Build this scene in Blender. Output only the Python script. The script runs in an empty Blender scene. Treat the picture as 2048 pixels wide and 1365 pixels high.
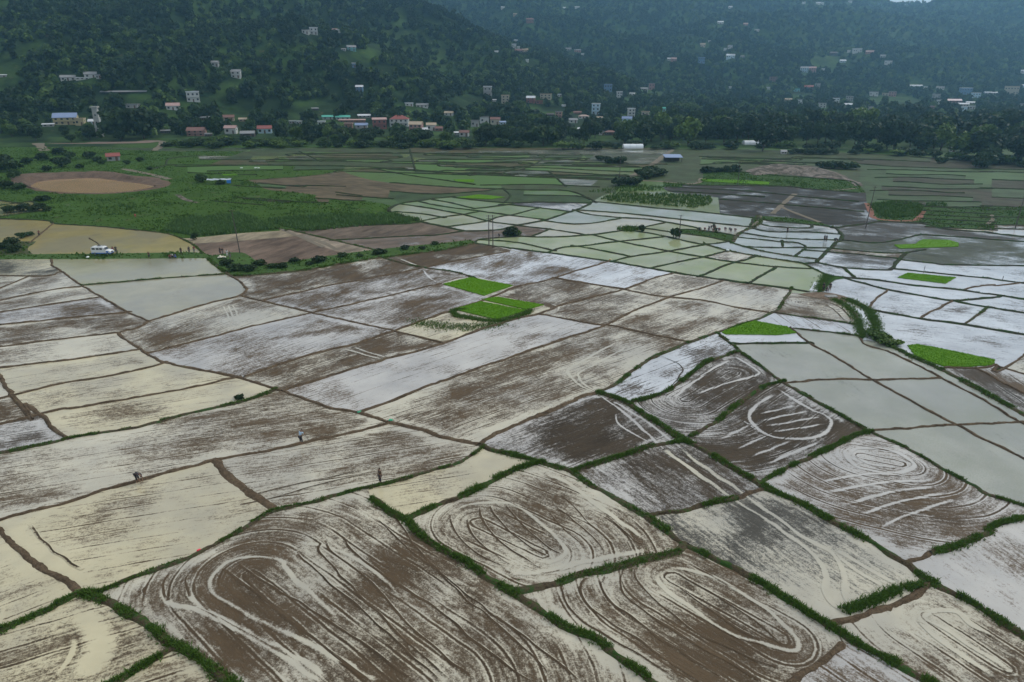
import bpy, bmesh, math, random
import numpy as np
from mathutils import Vector, Matrix
from mathutils.geometry import delaunay_2d_cdt

# ------------------------------------------------------------------ camera, light, exposure
SC = bpy.context.scene
COL = SC.collection
R = math.radians
FPX, CX, CY, PITCH, CAMH = 1400.0, 1024.0, 682.5, R(21.2), 50.0
cam_d = bpy.data.cameras.new('camera')
cam = bpy.data.objects.new('camera', cam_d); COL.objects.link(cam)
cam.location = (0, 0, CAMH); cam.rotation_euler = (R(90) - PITCH, 0, 0)
cam_d.sensor_width = 36; cam_d.lens = 36 * FPX / 2048; cam_d.clip_start = 1; cam_d.clip_end = 20000
SC.camera = cam

SUN_EL, SUN_AZ = 40.0, 60.0          # sun behind the cloud, ahead and to the right (azimuth from +Y towards +X)
W = bpy.data.worlds.new('World'); SC.world = W; W.use_nodes = True
wn, wl = W.node_tree.nodes, W.node_tree.links
wn.clear()
wo = wn.new('ShaderNodeOutputWorld'); wb = wn.new('ShaderNodeBackground'); wb.inputs['Strength'].default_value = 0.10
sky = wn.new('ShaderNodeTexSky'); sky.sky_type = 'NISHITA'; sky.sun_disc = False
sky.sun_elevation = R(SUN_EL); sky.sun_rotation = R(SUN_AZ); sky.dust_density = 4.0; sky.air_density = 1.4
tc = wn.new('ShaderNodeTexCoord')
mp = wn.new('ShaderNodeMapping'); mp.inputs['Scale'].default_value = (1.0, 1.0, 2.6)
cn = wn.new('ShaderNodeTexNoise'); cn.inputs['Scale'].default_value = 2.2; cn.inputs['Detail'].default_value = 6; cn.inputs['Roughness'].default_value = 0.55
cr = wn.new('ShaderNodeValToRGB')
cr.color_ramp.elements[0].position = 0.34; cr.color_ramp.elements[0].color = (4.5, 5.0, 5.7, 1)
cr.color_ramp.elements[1].position = 0.66; cr.color_ramp.elements[1].color = (9.0, 9.1, 9.2, 1)
mx = wn.new('ShaderNodeMix'); mx.data_type = 'RGBA'; mx.inputs['Factor'].default_value = 0.86
wl.new(tc.outputs['Generated'], mp.inputs['Vector']); wl.new(mp.outputs['Vector'], cn.inputs['Vector'])
wl.new(cn.outputs['Fac'], cr.inputs['Fac'])
wl.new(sky.outputs['Color'], mx.inputs['A']); wl.new(cr.outputs['Color'], mx.inputs['B'])
wl.new(mx.outputs['Result'], wb.inputs['Color']); wl.new(wb.outputs['Background'], wo.inputs['Surface'])

sun_d = bpy.data.lights.new('sun', 'SUN'); sun_d.energy = 1.5; sun_d.angle = R(16); sun_d.color = (1.0, 0.96, 0.9)
sun = bpy.data.objects.new('sun', sun_d); COL.objects.link(sun); sun.location = (200, 300, 500)
sun.rotation_euler = (R(90 - SUN_EL), 0, R(180 - SUN_AZ))
SC.view_settings.view_transform = 'Standard'; SC.view_settings.look = 'None'
SC.view_settings.exposure = 0.25; SC.view_settings.gamma = 1.0; SC.view_settings.use_curve_mapping = False
SC.render.engine = 'CYCLES'
SC.cycles.use_denoising = True
SC.cycles.max_bounces = 6; SC.cycles.diffuse_bounces = 2; SC.cycles.glossy_bounces = 3
SC.cycles.transmission_bounces = 2; SC.cycles.transparent_max_bounces = 4; SC.cycles.volume_bounces = 1
SC.cycles.caustics_reflective = False; SC.cycles.caustics_refractive = False

rng = np.random.default_rng(7)
random.seed(7)

# ------------------------------------------------------------------ helpers: survey (pixel of the photograph -> place)
cp, sp = math.cos(PITCH), math.sin(PITCH)
def ray(px, py):
    x, y = (px - CX) / FPX, (CY - py) / FPX
    return np.array([x, cp + y * sp, -sp + y * cp])
def gp(px, py, z=0.0):
    d = ray(px, max(py, 185)); t = (z - CAMH) / d[2]
    return np.array([d[0] * t, d[1] * t, z])
def proj(P):
    P = np.asarray(P, float); X, Y, Z = P[..., 0], P[..., 1], P[..., 2] - CAMH
    f = Y * cp - Z * sp; u = Y * sp + Z * cp
    return CX + FPX * X / f, CY - FPX * u / f, f

def _hash(ix, iy, s):
    h = (ix * 374761393 + iy * 668265263 + s * 974634541) & 0xffffffff
    h = ((h ^ (h >> 13)) * 1274126177) & 0xffffffff
    return ((h ^ (h >> 16)) & 0xffff) / 65535.0
def vnoise(x, y, s=0):
    x = np.asarray(x, float); y = np.asarray(y, float)
    ix = np.floor(x).astype(np.int64); iy = np.floor(y).astype(np.int64)
    fx = x - ix; fy = y - iy; fx = fx * fx * (3 - 2 * fx); fy = fy * fy * (3 - 2 * fy)
    a = _hash(ix, iy, s); b = _hash(ix + 1, iy, s); c = _hash(ix, iy + 1, s); d = _hash(ix + 1, iy + 1, s)
    return (a * (1 - fx) + b * fx) * (1 - fy) + (c * (1 - fx) + d * fx) * fy
def fbm(x, y, o=4, s=0):
    r = 0.0; a = 0.5
    for i in range(o):
        r = r + a * vnoise(x, y, s + i * 7); x = np.asarray(x) * 2.03 + 11.3; y = np.asarray(y) * 2.03 + 5.7; a *= 0.5
    return r

# ------------------------------------------------------------------ helpers: meshes and objects
def mesh_np(name, V, F, mat=None, smooth=False, attrs=None):
    """V (n,3), F list of faces or (m,k) array"""
    me = bpy.data.meshes.new(name)
    V = np.ascontiguousarray(V, dtype=np.float32)
    if isinstance(F, np.ndarray):
        k = F.shape[1]; loops = np.ascontiguousarray(F.reshape(-1), dtype=np.int32)
        starts = np.arange(0, len(loops), k, dtype=np.int32)
        me.vertices.add(len(V)); me.vertices.foreach_set('co', V.reshape(-1))
        me.loops.add(len(loops)); me.loops.foreach_set('vertex_index', loops)
        me.polygons.add(len(starts)); me.polygons.foreach_set('loop_start', starts)
        me.update(calc_edges=True)
    else:
        me.from_pydata(V.tolist(), [], [list(f) for f in F]); me.update()
    if smooth and len(me.polygons):
        me.polygons.foreach_set('use_smooth', np.ones(len(me.polygons), dtype=bool))
    for an, (ty, arr) in (attrs or {}).items():
        a = me.attributes.new(an, ty, 'POINT')
        key = {'FLOAT': 'value', 'FLOAT_VECTOR': 'vector', 'FLOAT_COLOR': 'color', 'INT': 'value'}[ty]
        a.data.foreach_set(key, np.ascontiguousarray(arr, dtype=np.int32 if ty == 'INT' else np.float32).reshape(-1))
    if mat: me.materials.append(mat)
    return me
def link(name, data, parent=None, loc=None, rz=0.0):
    o = bpy.data.objects.new(name, data); COL.objects.link(o)
    if parent is not None: o.parent = parent
    if loc is not None: o.location = loc
    if rz: o.rotation_euler = (0, 0, rz)
    return o
def tag(o, label=None, cat=None, group=None, kind=None):
    if label: o['label'] = label
    if cat: o['category'] = cat
    if group: o['group'] = group
    if kind: o['kind'] = kind
    return o

class MB:
    """collects simple solids; build() makes ONE mesh"""
    def __init__(self): self.v = []; self.f = []
    def add(self, V, F):
        n = len(self.v); self.v += [tuple(v) for v in V]; self.f += [tuple(i + n for i in f) for f in F]; return self
    def box(self, cx, cy, cz, sx, sy, sz, rot=None):
        V = [Vector((dx * sx / 2, dy * sy / 2, dz * sz / 2)) for dz in (-1, 1) for dy in (-1, 1) for dx in (-1, 1)]
        if rot is not None: V = [rot @ v for v in V]
        V = [(v.x + cx, v.y + cy, v.z + cz) for v in V]
        return self.add(V, [(0, 2, 3, 1), (4, 5, 7, 6), (0, 1, 5, 4), (2, 6, 7, 3), (0, 4, 6, 2), (1, 3, 7, 5)])
    def tube(self, pts, rad, n=6, cap=True):
        pts = [Vector(p) for p in pts]; k = len(pts); rr = rad if hasattr(rad, '__len__') else [rad] * k
        V = []
        for i, p in enumerate(pts):
            d = (pts[min(i + 1, k - 1)] - pts[max(i - 1, 0)]).normalized()
            a = Vector((1, 0, 0)) if abs(d.x) < 0.8 else Vector((0, 1, 0))
            u = d.cross(a).normalized(); w = d.cross(u)
            for j in range(n):
                t = 2 * math.pi * j / n; V.append(p + (u * math.cos(t) + w * math.sin(t)) * rr[i])
        F = [(i * n + j, i * n + (j + 1) % n, (i + 1) * n + (j + 1) % n, (i + 1) * n + j) for i in range(k - 1) for j in range(n)]
        if cap: F += [tuple(range(n - 1, -1, -1)), tuple((k - 1) * n + j for j in range(n))]
        return self.add(V, F)
    def prism(self, prof, y0, y1):
        """profile in x,z extruded along y"""
        n = len(prof)
        V = [(x, y0, z) for x, z in prof] + [(x, y1, z) for x, z in prof]
        F = [tuple(range(n)), tuple(range(2 * n - 1, n - 1, -1))] + [(i, i + n, (i + 1) % n + n, (i + 1) % n) for i in range(n)]
        return self.add(V, F)
    def mesh(self, name, mat=None, smooth=False, bevel=0):
        me = bpy.data.meshes.new(name); me.from_pydata(self.v, [], self.f)
        bm = bmesh.new(); bm.from_mesh(me); bmesh.ops.recalc_face_normals(bm, faces=bm.faces)
        if bevel: bmesh.ops.bevel(bm, geom=list(bm.edges), offset=bevel, segments=2, affect='EDGES', clamp_overlap=True)
        bm.to_mesh(me); bm.free()
        if smooth: me.polygons.foreach_set('use_smooth', np.ones(len(me.polygons), dtype=bool))
        if mat: me.materials.append(mat)
        return me
    def build(self, name, mat=None, parent=None, smooth=False, bevel=0):
        return link(name, self.mesh(name, mat, smooth, bevel), parent)

# ------------------------------------------------------------------ helpers: materials
class NT:
    def __init__(self, name):
        self.mat = bpy.data.materials.new(name); self.mat.use_nodes = True
        self.t = self.mat.node_tree; self.t.nodes.clear()
        self.out = self.t.nodes.new('ShaderNodeOutputMaterial')
    def set(self, sock, v):
        if v is None: return
        if isinstance(v, bpy.types.NodeSocket): self.t.links.new(v, sock)
        else:
            if sock.type == 'RGBA' and hasattr(v, '__len__') and len(v) == 3: v = (*v, 1)
            sock.default_value = v
    def n(self, ty, ins=None, **kw):
        nd = self.t.nodes.new('ShaderNode' + ty)
        for k, v in kw.items(): setattr(nd, k, v)
        for k, v in (ins or {}).items(): self.set(nd.inputs[k], v)
        return nd
    def m(self, op, a, b=None, c=None, clamp=False):
        nd = self.n('Math', operation=op, use_clamp=clamp)
        for i, v in enumerate((a, b, c)):
            if v is not None: self.set(nd.inputs[i], v)
        return nd.outputs[0]
    def attr(self, name): return self.n('Attribute', attribute_name=name)
    def noise(self, vec, scale, detail=3, rough=0.55, out='Fac', dist=0.0):
        return self.n('TexNoise', {'Vector': vec, 'Scale': scale, 'Detail': detail, 'Roughness': rough, 'Distortion': dist}).outputs[out]
    def smooth(self, v, a, b):
        return self.n('MapRange', {'Value': v, 'From Min': a, 'From Max': b}, interpolation_type='SMOOTHSTEP').outputs[0]
    def mix(self, f, a, b):
        nd = self.n('Mix', data_type='RGBA')
        self.set(nd.inputs['Factor'], f); self.set(nd.inputs['A'], a); self.set(nd.inputs['B'], b)
        return nd.outputs['Result']
    def mul(self, col, k):
        nd = self.n('VectorMath', operation='SCALE'); self.set(nd.inputs[0], col); self.set(nd.inputs['Scale'], k); return nd.outputs[0]
    def vec(self, x, y, z):
        return self.n('CombineXYZ', {'X': x, 'Y': y, 'Z': z}).outputs[0]
    def bump(self, h, strength=0.3, dist=0.05, normal=None):
        i = {'Height': h, 'Strength': strength, 'Distance': dist}
        if normal: i['Normal'] = normal
        return self.n('Bump', i).outputs[0]
    def bsdf(self, col, rough=0.8, spec=0.3, normal=None, metal=0.0, ior=1.45, **kw):
        i = {'Base Color': col, 'Roughness': rough, 'Specular IOR Level': spec, 'Metallic': metal, 'IOR': ior}
        if normal: i['Normal'] = normal
        i.update(kw)
        return self.n('BsdfPrincipled', i).outputs[0]
    def done(self, sh): self.t.links.new(sh, self.out.inputs['Surface']); return self.mat

def plain(name, col, rough=0.75, var=0.18, scale=1.5, metal=0.0, spec=0.3, bump=0.15):
    """flat colour broken up by procedural grain and stains"""
    t = NT(name); oc = t.n('TexCoord').outputs['Object']
    a = t.noise(oc, scale, 5, 0.6); b = t.noise(oc, scale * 0.25, 2)
    k = t.m('ADD', 1.0 - var, t.m('MULTIPLY', t.m('ADD', a, b), var))
    return t.done(t.bsdf(t.mul(col, k), rough, spec, t.bump(a, bump, 0.03), metal))
_pc = {}
def pmat(name, col, **kw):
    if name not in _pc: _pc[name] = plain(name, col, **kw)
    return _pc[name]
# ------------------------------------------------------------------ materials of the land
def mk_paddy():
    t = NT('flooded_paddy')
    pl = t.n('SeparateXYZ', {'Vector': t.attr('plough').outputs['Vector']})
    u, v, rd = pl.outputs
    pa = t.attr('par'); pc = t.n('SeparateColor', {'Color': pa.outputs['Color']})
    cov, fur, rice = pc.outputs; edge = pa.outputs['Alpha']
    wa = t.attr('wat'); mu = t.attr('mud'); lf = t.attr('leaf')
    pos = t.n('NewGeometry').outputs['Position']
    wob = t.noise(pos, 0.12, 2)
    uu = t.m('ADD', u, t.m('MULTIPLY', wob, 0.7))
    streak = t.noise(t.vec(t.m('MULTIPLY', uu, 2.2), t.m('MULTIPLY', v, 0.36), rd), 1.0, 5, 0.66)
    broad = t.noise(t.vec(t.m('MULTIPLY', uu, 0.36), t.m('MULTIPLY', v, 0.10), t.m('ADD', rd, 7.0)), 1.0, 4, 0.55)
    patch = t.noise(pos, 0.065, 4, 0.55, dist=0.6)
    speck = t.noise(pos, 1.9, 4, 0.72)
    grain = t.noise(pos, 5.5, 3, 0.7)
    fr = t.m('FRACT', t.m('DIVIDE', uu, 2.35))
    d = t.m('ABSOLUTE', t.m('SUBTRACT', fr, 0.5))
    line = t.m('SUBTRACT', t.smooth(d, 0.060, 0.020), t.m('MULTIPLY', t.smooth(t.m('ABSOLUTE', t.m('SUBTRACT', d, 0.10)), 0.045, 0.015), 0.6))
    line = t.m('MULTIPLY', line, t.smooth(t.noise(t.vec(u, t.m('MULTIPLY', v, 0.12), 3.0), 0.8, 3), 0.38, 0.55))
    h = t.m('MULTIPLY', t.m('SUBTRACT', streak, 0.5), 1.55)
    h = t.m('ADD', h, t.m('MULTIPLY', t.m('SUBTRACT', broad, 0.5), 1.0))
    h = t.m('ADD', h, t.m('MULTIPLY', t.m('SUBTRACT', patch, 0.5), 2.3))
    h = t.m('ADD', h, t.m('MULTIPLY', t.m('SUBTRACT', speck, 0.5), 1.25))
    h = t.m('ADD', h, t.m('MULTIPLY', t.m('SUBTRACT', grain, 0.5), 1.25))
    h = t.m('ADD', h, t.m('MULTIPLY', line, t.m('MULTIPLY', fur, 0.42)))
    h = t.m('SUBTRACT', h, t.m('MULTIPLY', edge, 0.42))
    thr = t.m('MULTIPLY', t.m('SUBTRACT', 0.5, cov), 1.25)
    mask = t.smooth(h, t.m('SUBTRACT', thr, 0.32), t.m('ADD', thr, 0.28))
    film = t.smooth(h, t.m('SUBTRACT', thr, 0.55), t.m('ADD', thr, 0.05))           # thin skin of silt just under the water
    # water with silt in it
    silt = t.noise(pos, 0.16, 4, 0.6)
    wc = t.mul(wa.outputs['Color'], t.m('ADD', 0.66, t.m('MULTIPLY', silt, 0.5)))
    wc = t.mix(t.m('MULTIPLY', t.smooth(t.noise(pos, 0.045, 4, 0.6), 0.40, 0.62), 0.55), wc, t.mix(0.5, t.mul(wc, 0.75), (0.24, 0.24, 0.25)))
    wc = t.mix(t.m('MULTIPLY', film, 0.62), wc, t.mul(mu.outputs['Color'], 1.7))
    ripple = t.bump(t.noise(pos, 1.6, 3, 0.6), 0.035, 0.05)
    water = t.bsdf(wc, 0.06, 0.5, ripple, 0.0, 1.36)
    mc = t.mul(mu.outputs['Color'], t.m('MULTIPLY', t.m('ADD', 0.40, t.m('MULTIPLY', t.m('ADD', speck, streak), 0.55)), t.n('MapRange', {'Value': t.m('ADD', t.m('MULTIPLY', broad, 0.6), t.m('MULTIPLY', patch, 0.4)), 'From Min': 0.36, 'From Max': 0.64, 'To Min': 0.55, 'To Max': 1.45}).outputs[0]))
    mud = t.bsdf(mc, t.m('SUBTRACT', 0.95, t.m('MULTIPLY', wa.outputs['Alpha'], 0.30)), 0.08, t.bump(t.m('ADD', speck, t.m('MULTIPLY', streak, 1.5)), 0.7, 0.12))
    sh = t.n('MixShader', {'Fac': mask}); t.t.links.new(water, sh.inputs[1]); t.t.links.new(mud, sh.inputs[2])
    # young rice standing in the water
    rn = t.noise(pos, 5.0, 3, 0.75); rl = t.noise(pos, 0.10, 3)
    rm = t.m('ADD', t.m('SUBTRACT', rn, 0.5), t.m('MULTIPLY', t.m('SUBTRACT', rl, 0.5), 0.35))
    rm = t.m('MULTIPLY', t.smooth(rm, t.m('SUBTRACT', 0.34, rice), t.m('SUBTRACT', 0.74, rice)), t.smooth(rice, 0.0, 0.1))
    leaf = t.bsdf(t.mul(lf.outputs['Color'], t.m('ADD', 0.7, t.m('MULTIPLY', rn, 0.6))), 0.6, 0.25)
    s2 = t.n('MixShader', {'Fac': rm}); t.t.links.new(sh.outputs[0], s2.inputs[1]); t.t.links.new(leaf, s2.inputs[2])
    return t.done(s2.outputs[0])
M_PADDY = mk_paddy()

def mk_green(name):
    """rough pasture / dry crop: colour attribute 'leaf' broken up"""
    t = NT(name); lf = t.attr('leaf').outputs['Color']; pos = t.n('NewGeometry').outputs['Position']
    a = t.noise(pos, 0.9, 5, 0.7); b = t.noise(pos, 0.07, 3); c = t.noise(pos, 0.25, 3)
    e = t.noise(t.n('VectorMath', {0: pos, 1: (0.05, 0.35, 1.0)}, operation='MULTIPLY').outputs[0], 1.0, 4, 0.6)
    col = t.mul(lf, t.m('ADD', 0.05, t.m('MULTIPLY', t.m('ADD', t.m('ADD', a, b), e), 0.52)))
    col = t.mix(t.m('MULTIPLY', t.smooth(c, 0.55, 0.72), 0.55), col, (0.045, 0.10, 0.02))
    col = t.mix(t.m('MULTIPLY', t.smooth(t.noise(pos, 0.18, 4), 0.60, 0.72), 0.5), col, (0.11, 0.085, 0.055))
    return t.done(t.bsdf(col, 0.9, 0.15, t.bump(a, 0.8, 0.3)))
M_GREEN = mk_green('pasture')

def mk_bund(name, mudc, grass, lo, hi):
    t = NT(name); pos = t.n('NewGeometry').outputs['Position']
    a = t.noise(pos, 1.9, 5, 0.7); b = t.noise(pos, 0.35, 3)
    cl = t.noise(pos, 5.0, 3, 0.75)
    col = t.mul(mudc, t.n('MapRange', {'Value': t.m('ADD', t.m('MULTIPLY', a, 0.4), t.m('ADD', t.m('MULTIPLY', b, 0.3), t.m('MULTIPLY', cl, 0.3))), 'From Min': 0.36, 'From Max': 0.64, 'To Min': 0.35, 'To Max': 1.7}).outputs[0])
    g = t.smooth(t.m('ADD', t.m('MULTIPLY', a, 0.5), t.m('MULTIPLY', b, 0.5)), lo, hi)
    col = t.mix(g, col, t.mul(grass, t.m('ADD', 0.5, a)))
    return t.done(t.bsdf(col, 0.9, 0.1, t.bump(t.m('ADD', a, cl), 1.0, 0.16)))
M_BMUD = mk_bund('mud_bank', (0.105, 0.074, 0.046), (0.05, 0.075, 0.025), 0.60, 0.70)
M_BMIX = mk_bund('weedy_bank', (0.090, 0.068, 0.042), (0.040, 0.072, 0.022), 0.46, 0.58)
M_BGRS = mk_bund('grassy_bank', (0.085, 0.064, 0.038), (0.032, 0.070, 0.014), 0.46, 0.58)
M_BFAR = mk_bund('far_bank', (0.044, 0.042, 0.026), (0.026, 0.052, 0.013), 0.44, 0.58)  # both colours kept darker: shadow of the bank grass is painted in

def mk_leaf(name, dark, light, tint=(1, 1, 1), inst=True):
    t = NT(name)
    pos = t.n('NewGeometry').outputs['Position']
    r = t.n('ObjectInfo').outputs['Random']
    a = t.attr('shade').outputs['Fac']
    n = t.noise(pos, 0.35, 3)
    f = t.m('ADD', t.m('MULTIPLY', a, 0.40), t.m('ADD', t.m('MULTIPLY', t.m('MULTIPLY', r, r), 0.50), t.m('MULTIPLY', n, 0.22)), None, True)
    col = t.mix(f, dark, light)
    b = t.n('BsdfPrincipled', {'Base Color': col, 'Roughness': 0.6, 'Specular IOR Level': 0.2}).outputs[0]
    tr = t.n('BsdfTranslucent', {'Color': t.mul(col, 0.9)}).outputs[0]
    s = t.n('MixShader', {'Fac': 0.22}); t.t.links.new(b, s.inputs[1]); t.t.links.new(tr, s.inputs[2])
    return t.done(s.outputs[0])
M_LEAF = mk_leaf('tree_leaf', (0.007, 0.018, 0.007), (0.052, 0.096, 0.023))
M_LEAF2 = mk_leaf('bright_leaf', (0.032, 0.070, 0.012), (0.120, 0.190, 0.030))
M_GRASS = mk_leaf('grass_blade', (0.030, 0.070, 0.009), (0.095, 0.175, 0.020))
M_SEED = mk_leaf('rice_seedling', (0.080, 0.215, 0.002), (0.185, 0.390, 0.005))
M_MAIZE = mk_leaf('maize_leaf', (0.045, 0.100, 0.025), (0.120, 0.210, 0.050))
M_BARK = plain('bark', (0.075, 0.058, 0.042), 0.9, 0.3, 2.0)

def mk_ground():
    t = NT('hill_ground'); pos = t.n('NewGeometry').outputs['Position']
    a = t.noise(pos, 0.02, 5, 0.65); b = t.noise(pos, 0.15, 4, 0.7); c = t.noise(pos, 0.006, 4)
    col = t.mix(t.smooth(a, 0.42, 0.62), (0.016, 0.032, 0.010), (0.046, 0.086, 0.020))
    col = t.mix(t.m('MULTIPLY', t.smooth(c, 0.56, 0.66), 0.6), col, (0.060, 0.095, 0.028))
    col = t.mix(t.m('MULTIPLY', t.smooth(b, 0.62, 0.70), 0.5), col, (0.13, 0.085, 0.055))
    col = t.mul(col, t.m('ADD', 0.6, t.m('MULTIPLY', b, 0.8)))
    return t.done(t.bsdf(col, 0.95, 0.1, t.bump(b, 0.6, 1.0)))
M_GROUND = mk_ground()

# ------------------------------------------------------------------ terrain
def crest(*pp):
    out = []
    for px, py, d in pp:
        r = ray(px, py); k = d / r[1]; out.append((r[0] * k, d, CAMH + r[2] * k))
    return np.array(out)
RIDGES = [
    (crest((1010, 218, 1020), (930, 168, 1080), (850, 122, 1130), (770, 62, 1180), (690, 2, 1240), (600, -60, 1320), (450, -120, 1450), (200, -200, 1600), (-300, -260, 1700), (-900, -260, 1800)), 0.325),
    (crest((1130, 205, 1250), (1090, 152, 1400), (1060, 92, 1600), (1050, 42, 1850), (1040, -20, 2150), (1030, -60, 2500)), 0.40),
    (crest((-600, -120, 2900), (300, -150, 2900), (700, -90, 2900), (1000, -60, 2800), (1300, -50, 2700), (1500, -38, 2650), (1650, -20, 2650), (1735, 6, 2650), (1780, 13, 2650), (1830, 14, 2650), (1880, 13, 2650), (1905, 5, 2650), (1950, -8, 2600), (2048, -40, 2500), (2400, -90, 2400), (3000, -90, 2400)), 0.25),
    (crest((1470, 180, 1600), (1530, 150, 1680), (1580, 125, 1750), (1660, 88, 1850), (1740, 82, 1950), (1830, 98, 2000), (1900, 58, 2300), (1950, 10, 2600)), 0.42),
    (crest((2500, 20, 1650), (2300, 60, 1700), (2048, 100, 1750), (1950, 140, 1700), (1880, 178, 1600)), 0.42),
    (crest((1250, 190, 1500), (1330, 120, 1800), (1420, 50, 2150), (1500, 0, 2500)), 0.36),
]
def terrain(X, Y):
    X = np.asarray(X, float); Y = np.asarray(Y, float)
    h = np.full(np.broadcast(X, Y).shape, -200.0)
    for C, sl in RIDGES:
        for a, b in zip(C[:-1], C[1:]):
            dx, dy = b[0] - a[0], b[1] - a[1]
            t = np.clip(((X - a[0]) * dx + (Y - a[1]) * dy) / (dx * dx + dy * dy), 0, 1)
            dist = np.hypot(X - a[0] - t * dx, Y - a[1] - t * dy)
            h = np.maximum(h, a[2] + t * (b[2] - a[2]) - sl * dist)
    nz = fbm(X / 210.0, Y / 210.0, 4, 3) - 0.47
    gul = 1 - 2 * np.abs(fbm(X / 330.0 + 3.1, Y / 420.0 + 7.7, 3, 13) - 0.44) * 3.2        # spurs and gullies
    h = h + nz * np.clip(h + 30, 0, 90) * 0.85 + (np.clip(gul, -1, 1) - .35) * np.clip(h - 4, 0, 110) * 0.34 * np.clip((2450 - Y) / 300, 0, 1)
    k = 7.0
    h = np.where(h > 60, h, np.where(h > -45, k * np.log1p(np.exp(np.clip(h / k, -30, 30))), 0.0))
    gate = np.clip((Y - 470) / 120.0, 0, 1)
    h = h * gate * gate * (3 - 2 * gate)
    return np.where(h < 0.15, -0.12, h)

YS = np.concatenate([np.linspace(-500, 460, 9), np.linspace(500, 1700, 110), np.linspace(1712, 3000, 80), np.linspace(3100, 5000, 8)])
SS = np.linspace(-1.0, 1.0, 230)
GX = np.outer(np.maximum(np.abs(YS), 500) * 1.15 + 100, SS); GY = np.repeat(YS[:, None], len(SS), 1)
GZ = terrain(GX, GY)
nr, nc = GX.shape
ii = np.arange((nr - 1) * (nc - 1)); r0 = ii // (nc - 1); c0 = ii % (nc - 1); q = r0 * nc + c0
tag(link('ground', mesh_np('ground', np.stack([GX, GY, GZ], -1).reshape(-1, 3), np.stack([q, q + 1, q + nc + 1, q + nc], -1), M_GROUND, True)), kind='structure')

_TS = np.concatenate([np.arange(40, 1600, 3.0), np.arange(1600, 3300, 7.0)])
def hit(px, py):
    """where the line of sight of a pixel meets the land"""
    d = ray(px, py); ts = _TS / d[1]
    X, Y, Z = d[0] * ts, d[1] * ts, CAMH + d[2] * ts
    below = Z <= terrain(X, Y)
    i = int(np.argmax(below)) if below.any() else len(ts) - 1
    return np.array([X[i], Y[i], float(terrain(X[i], Y[i]))])
def tz(x, y): return float(terrain(x, y))
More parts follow.
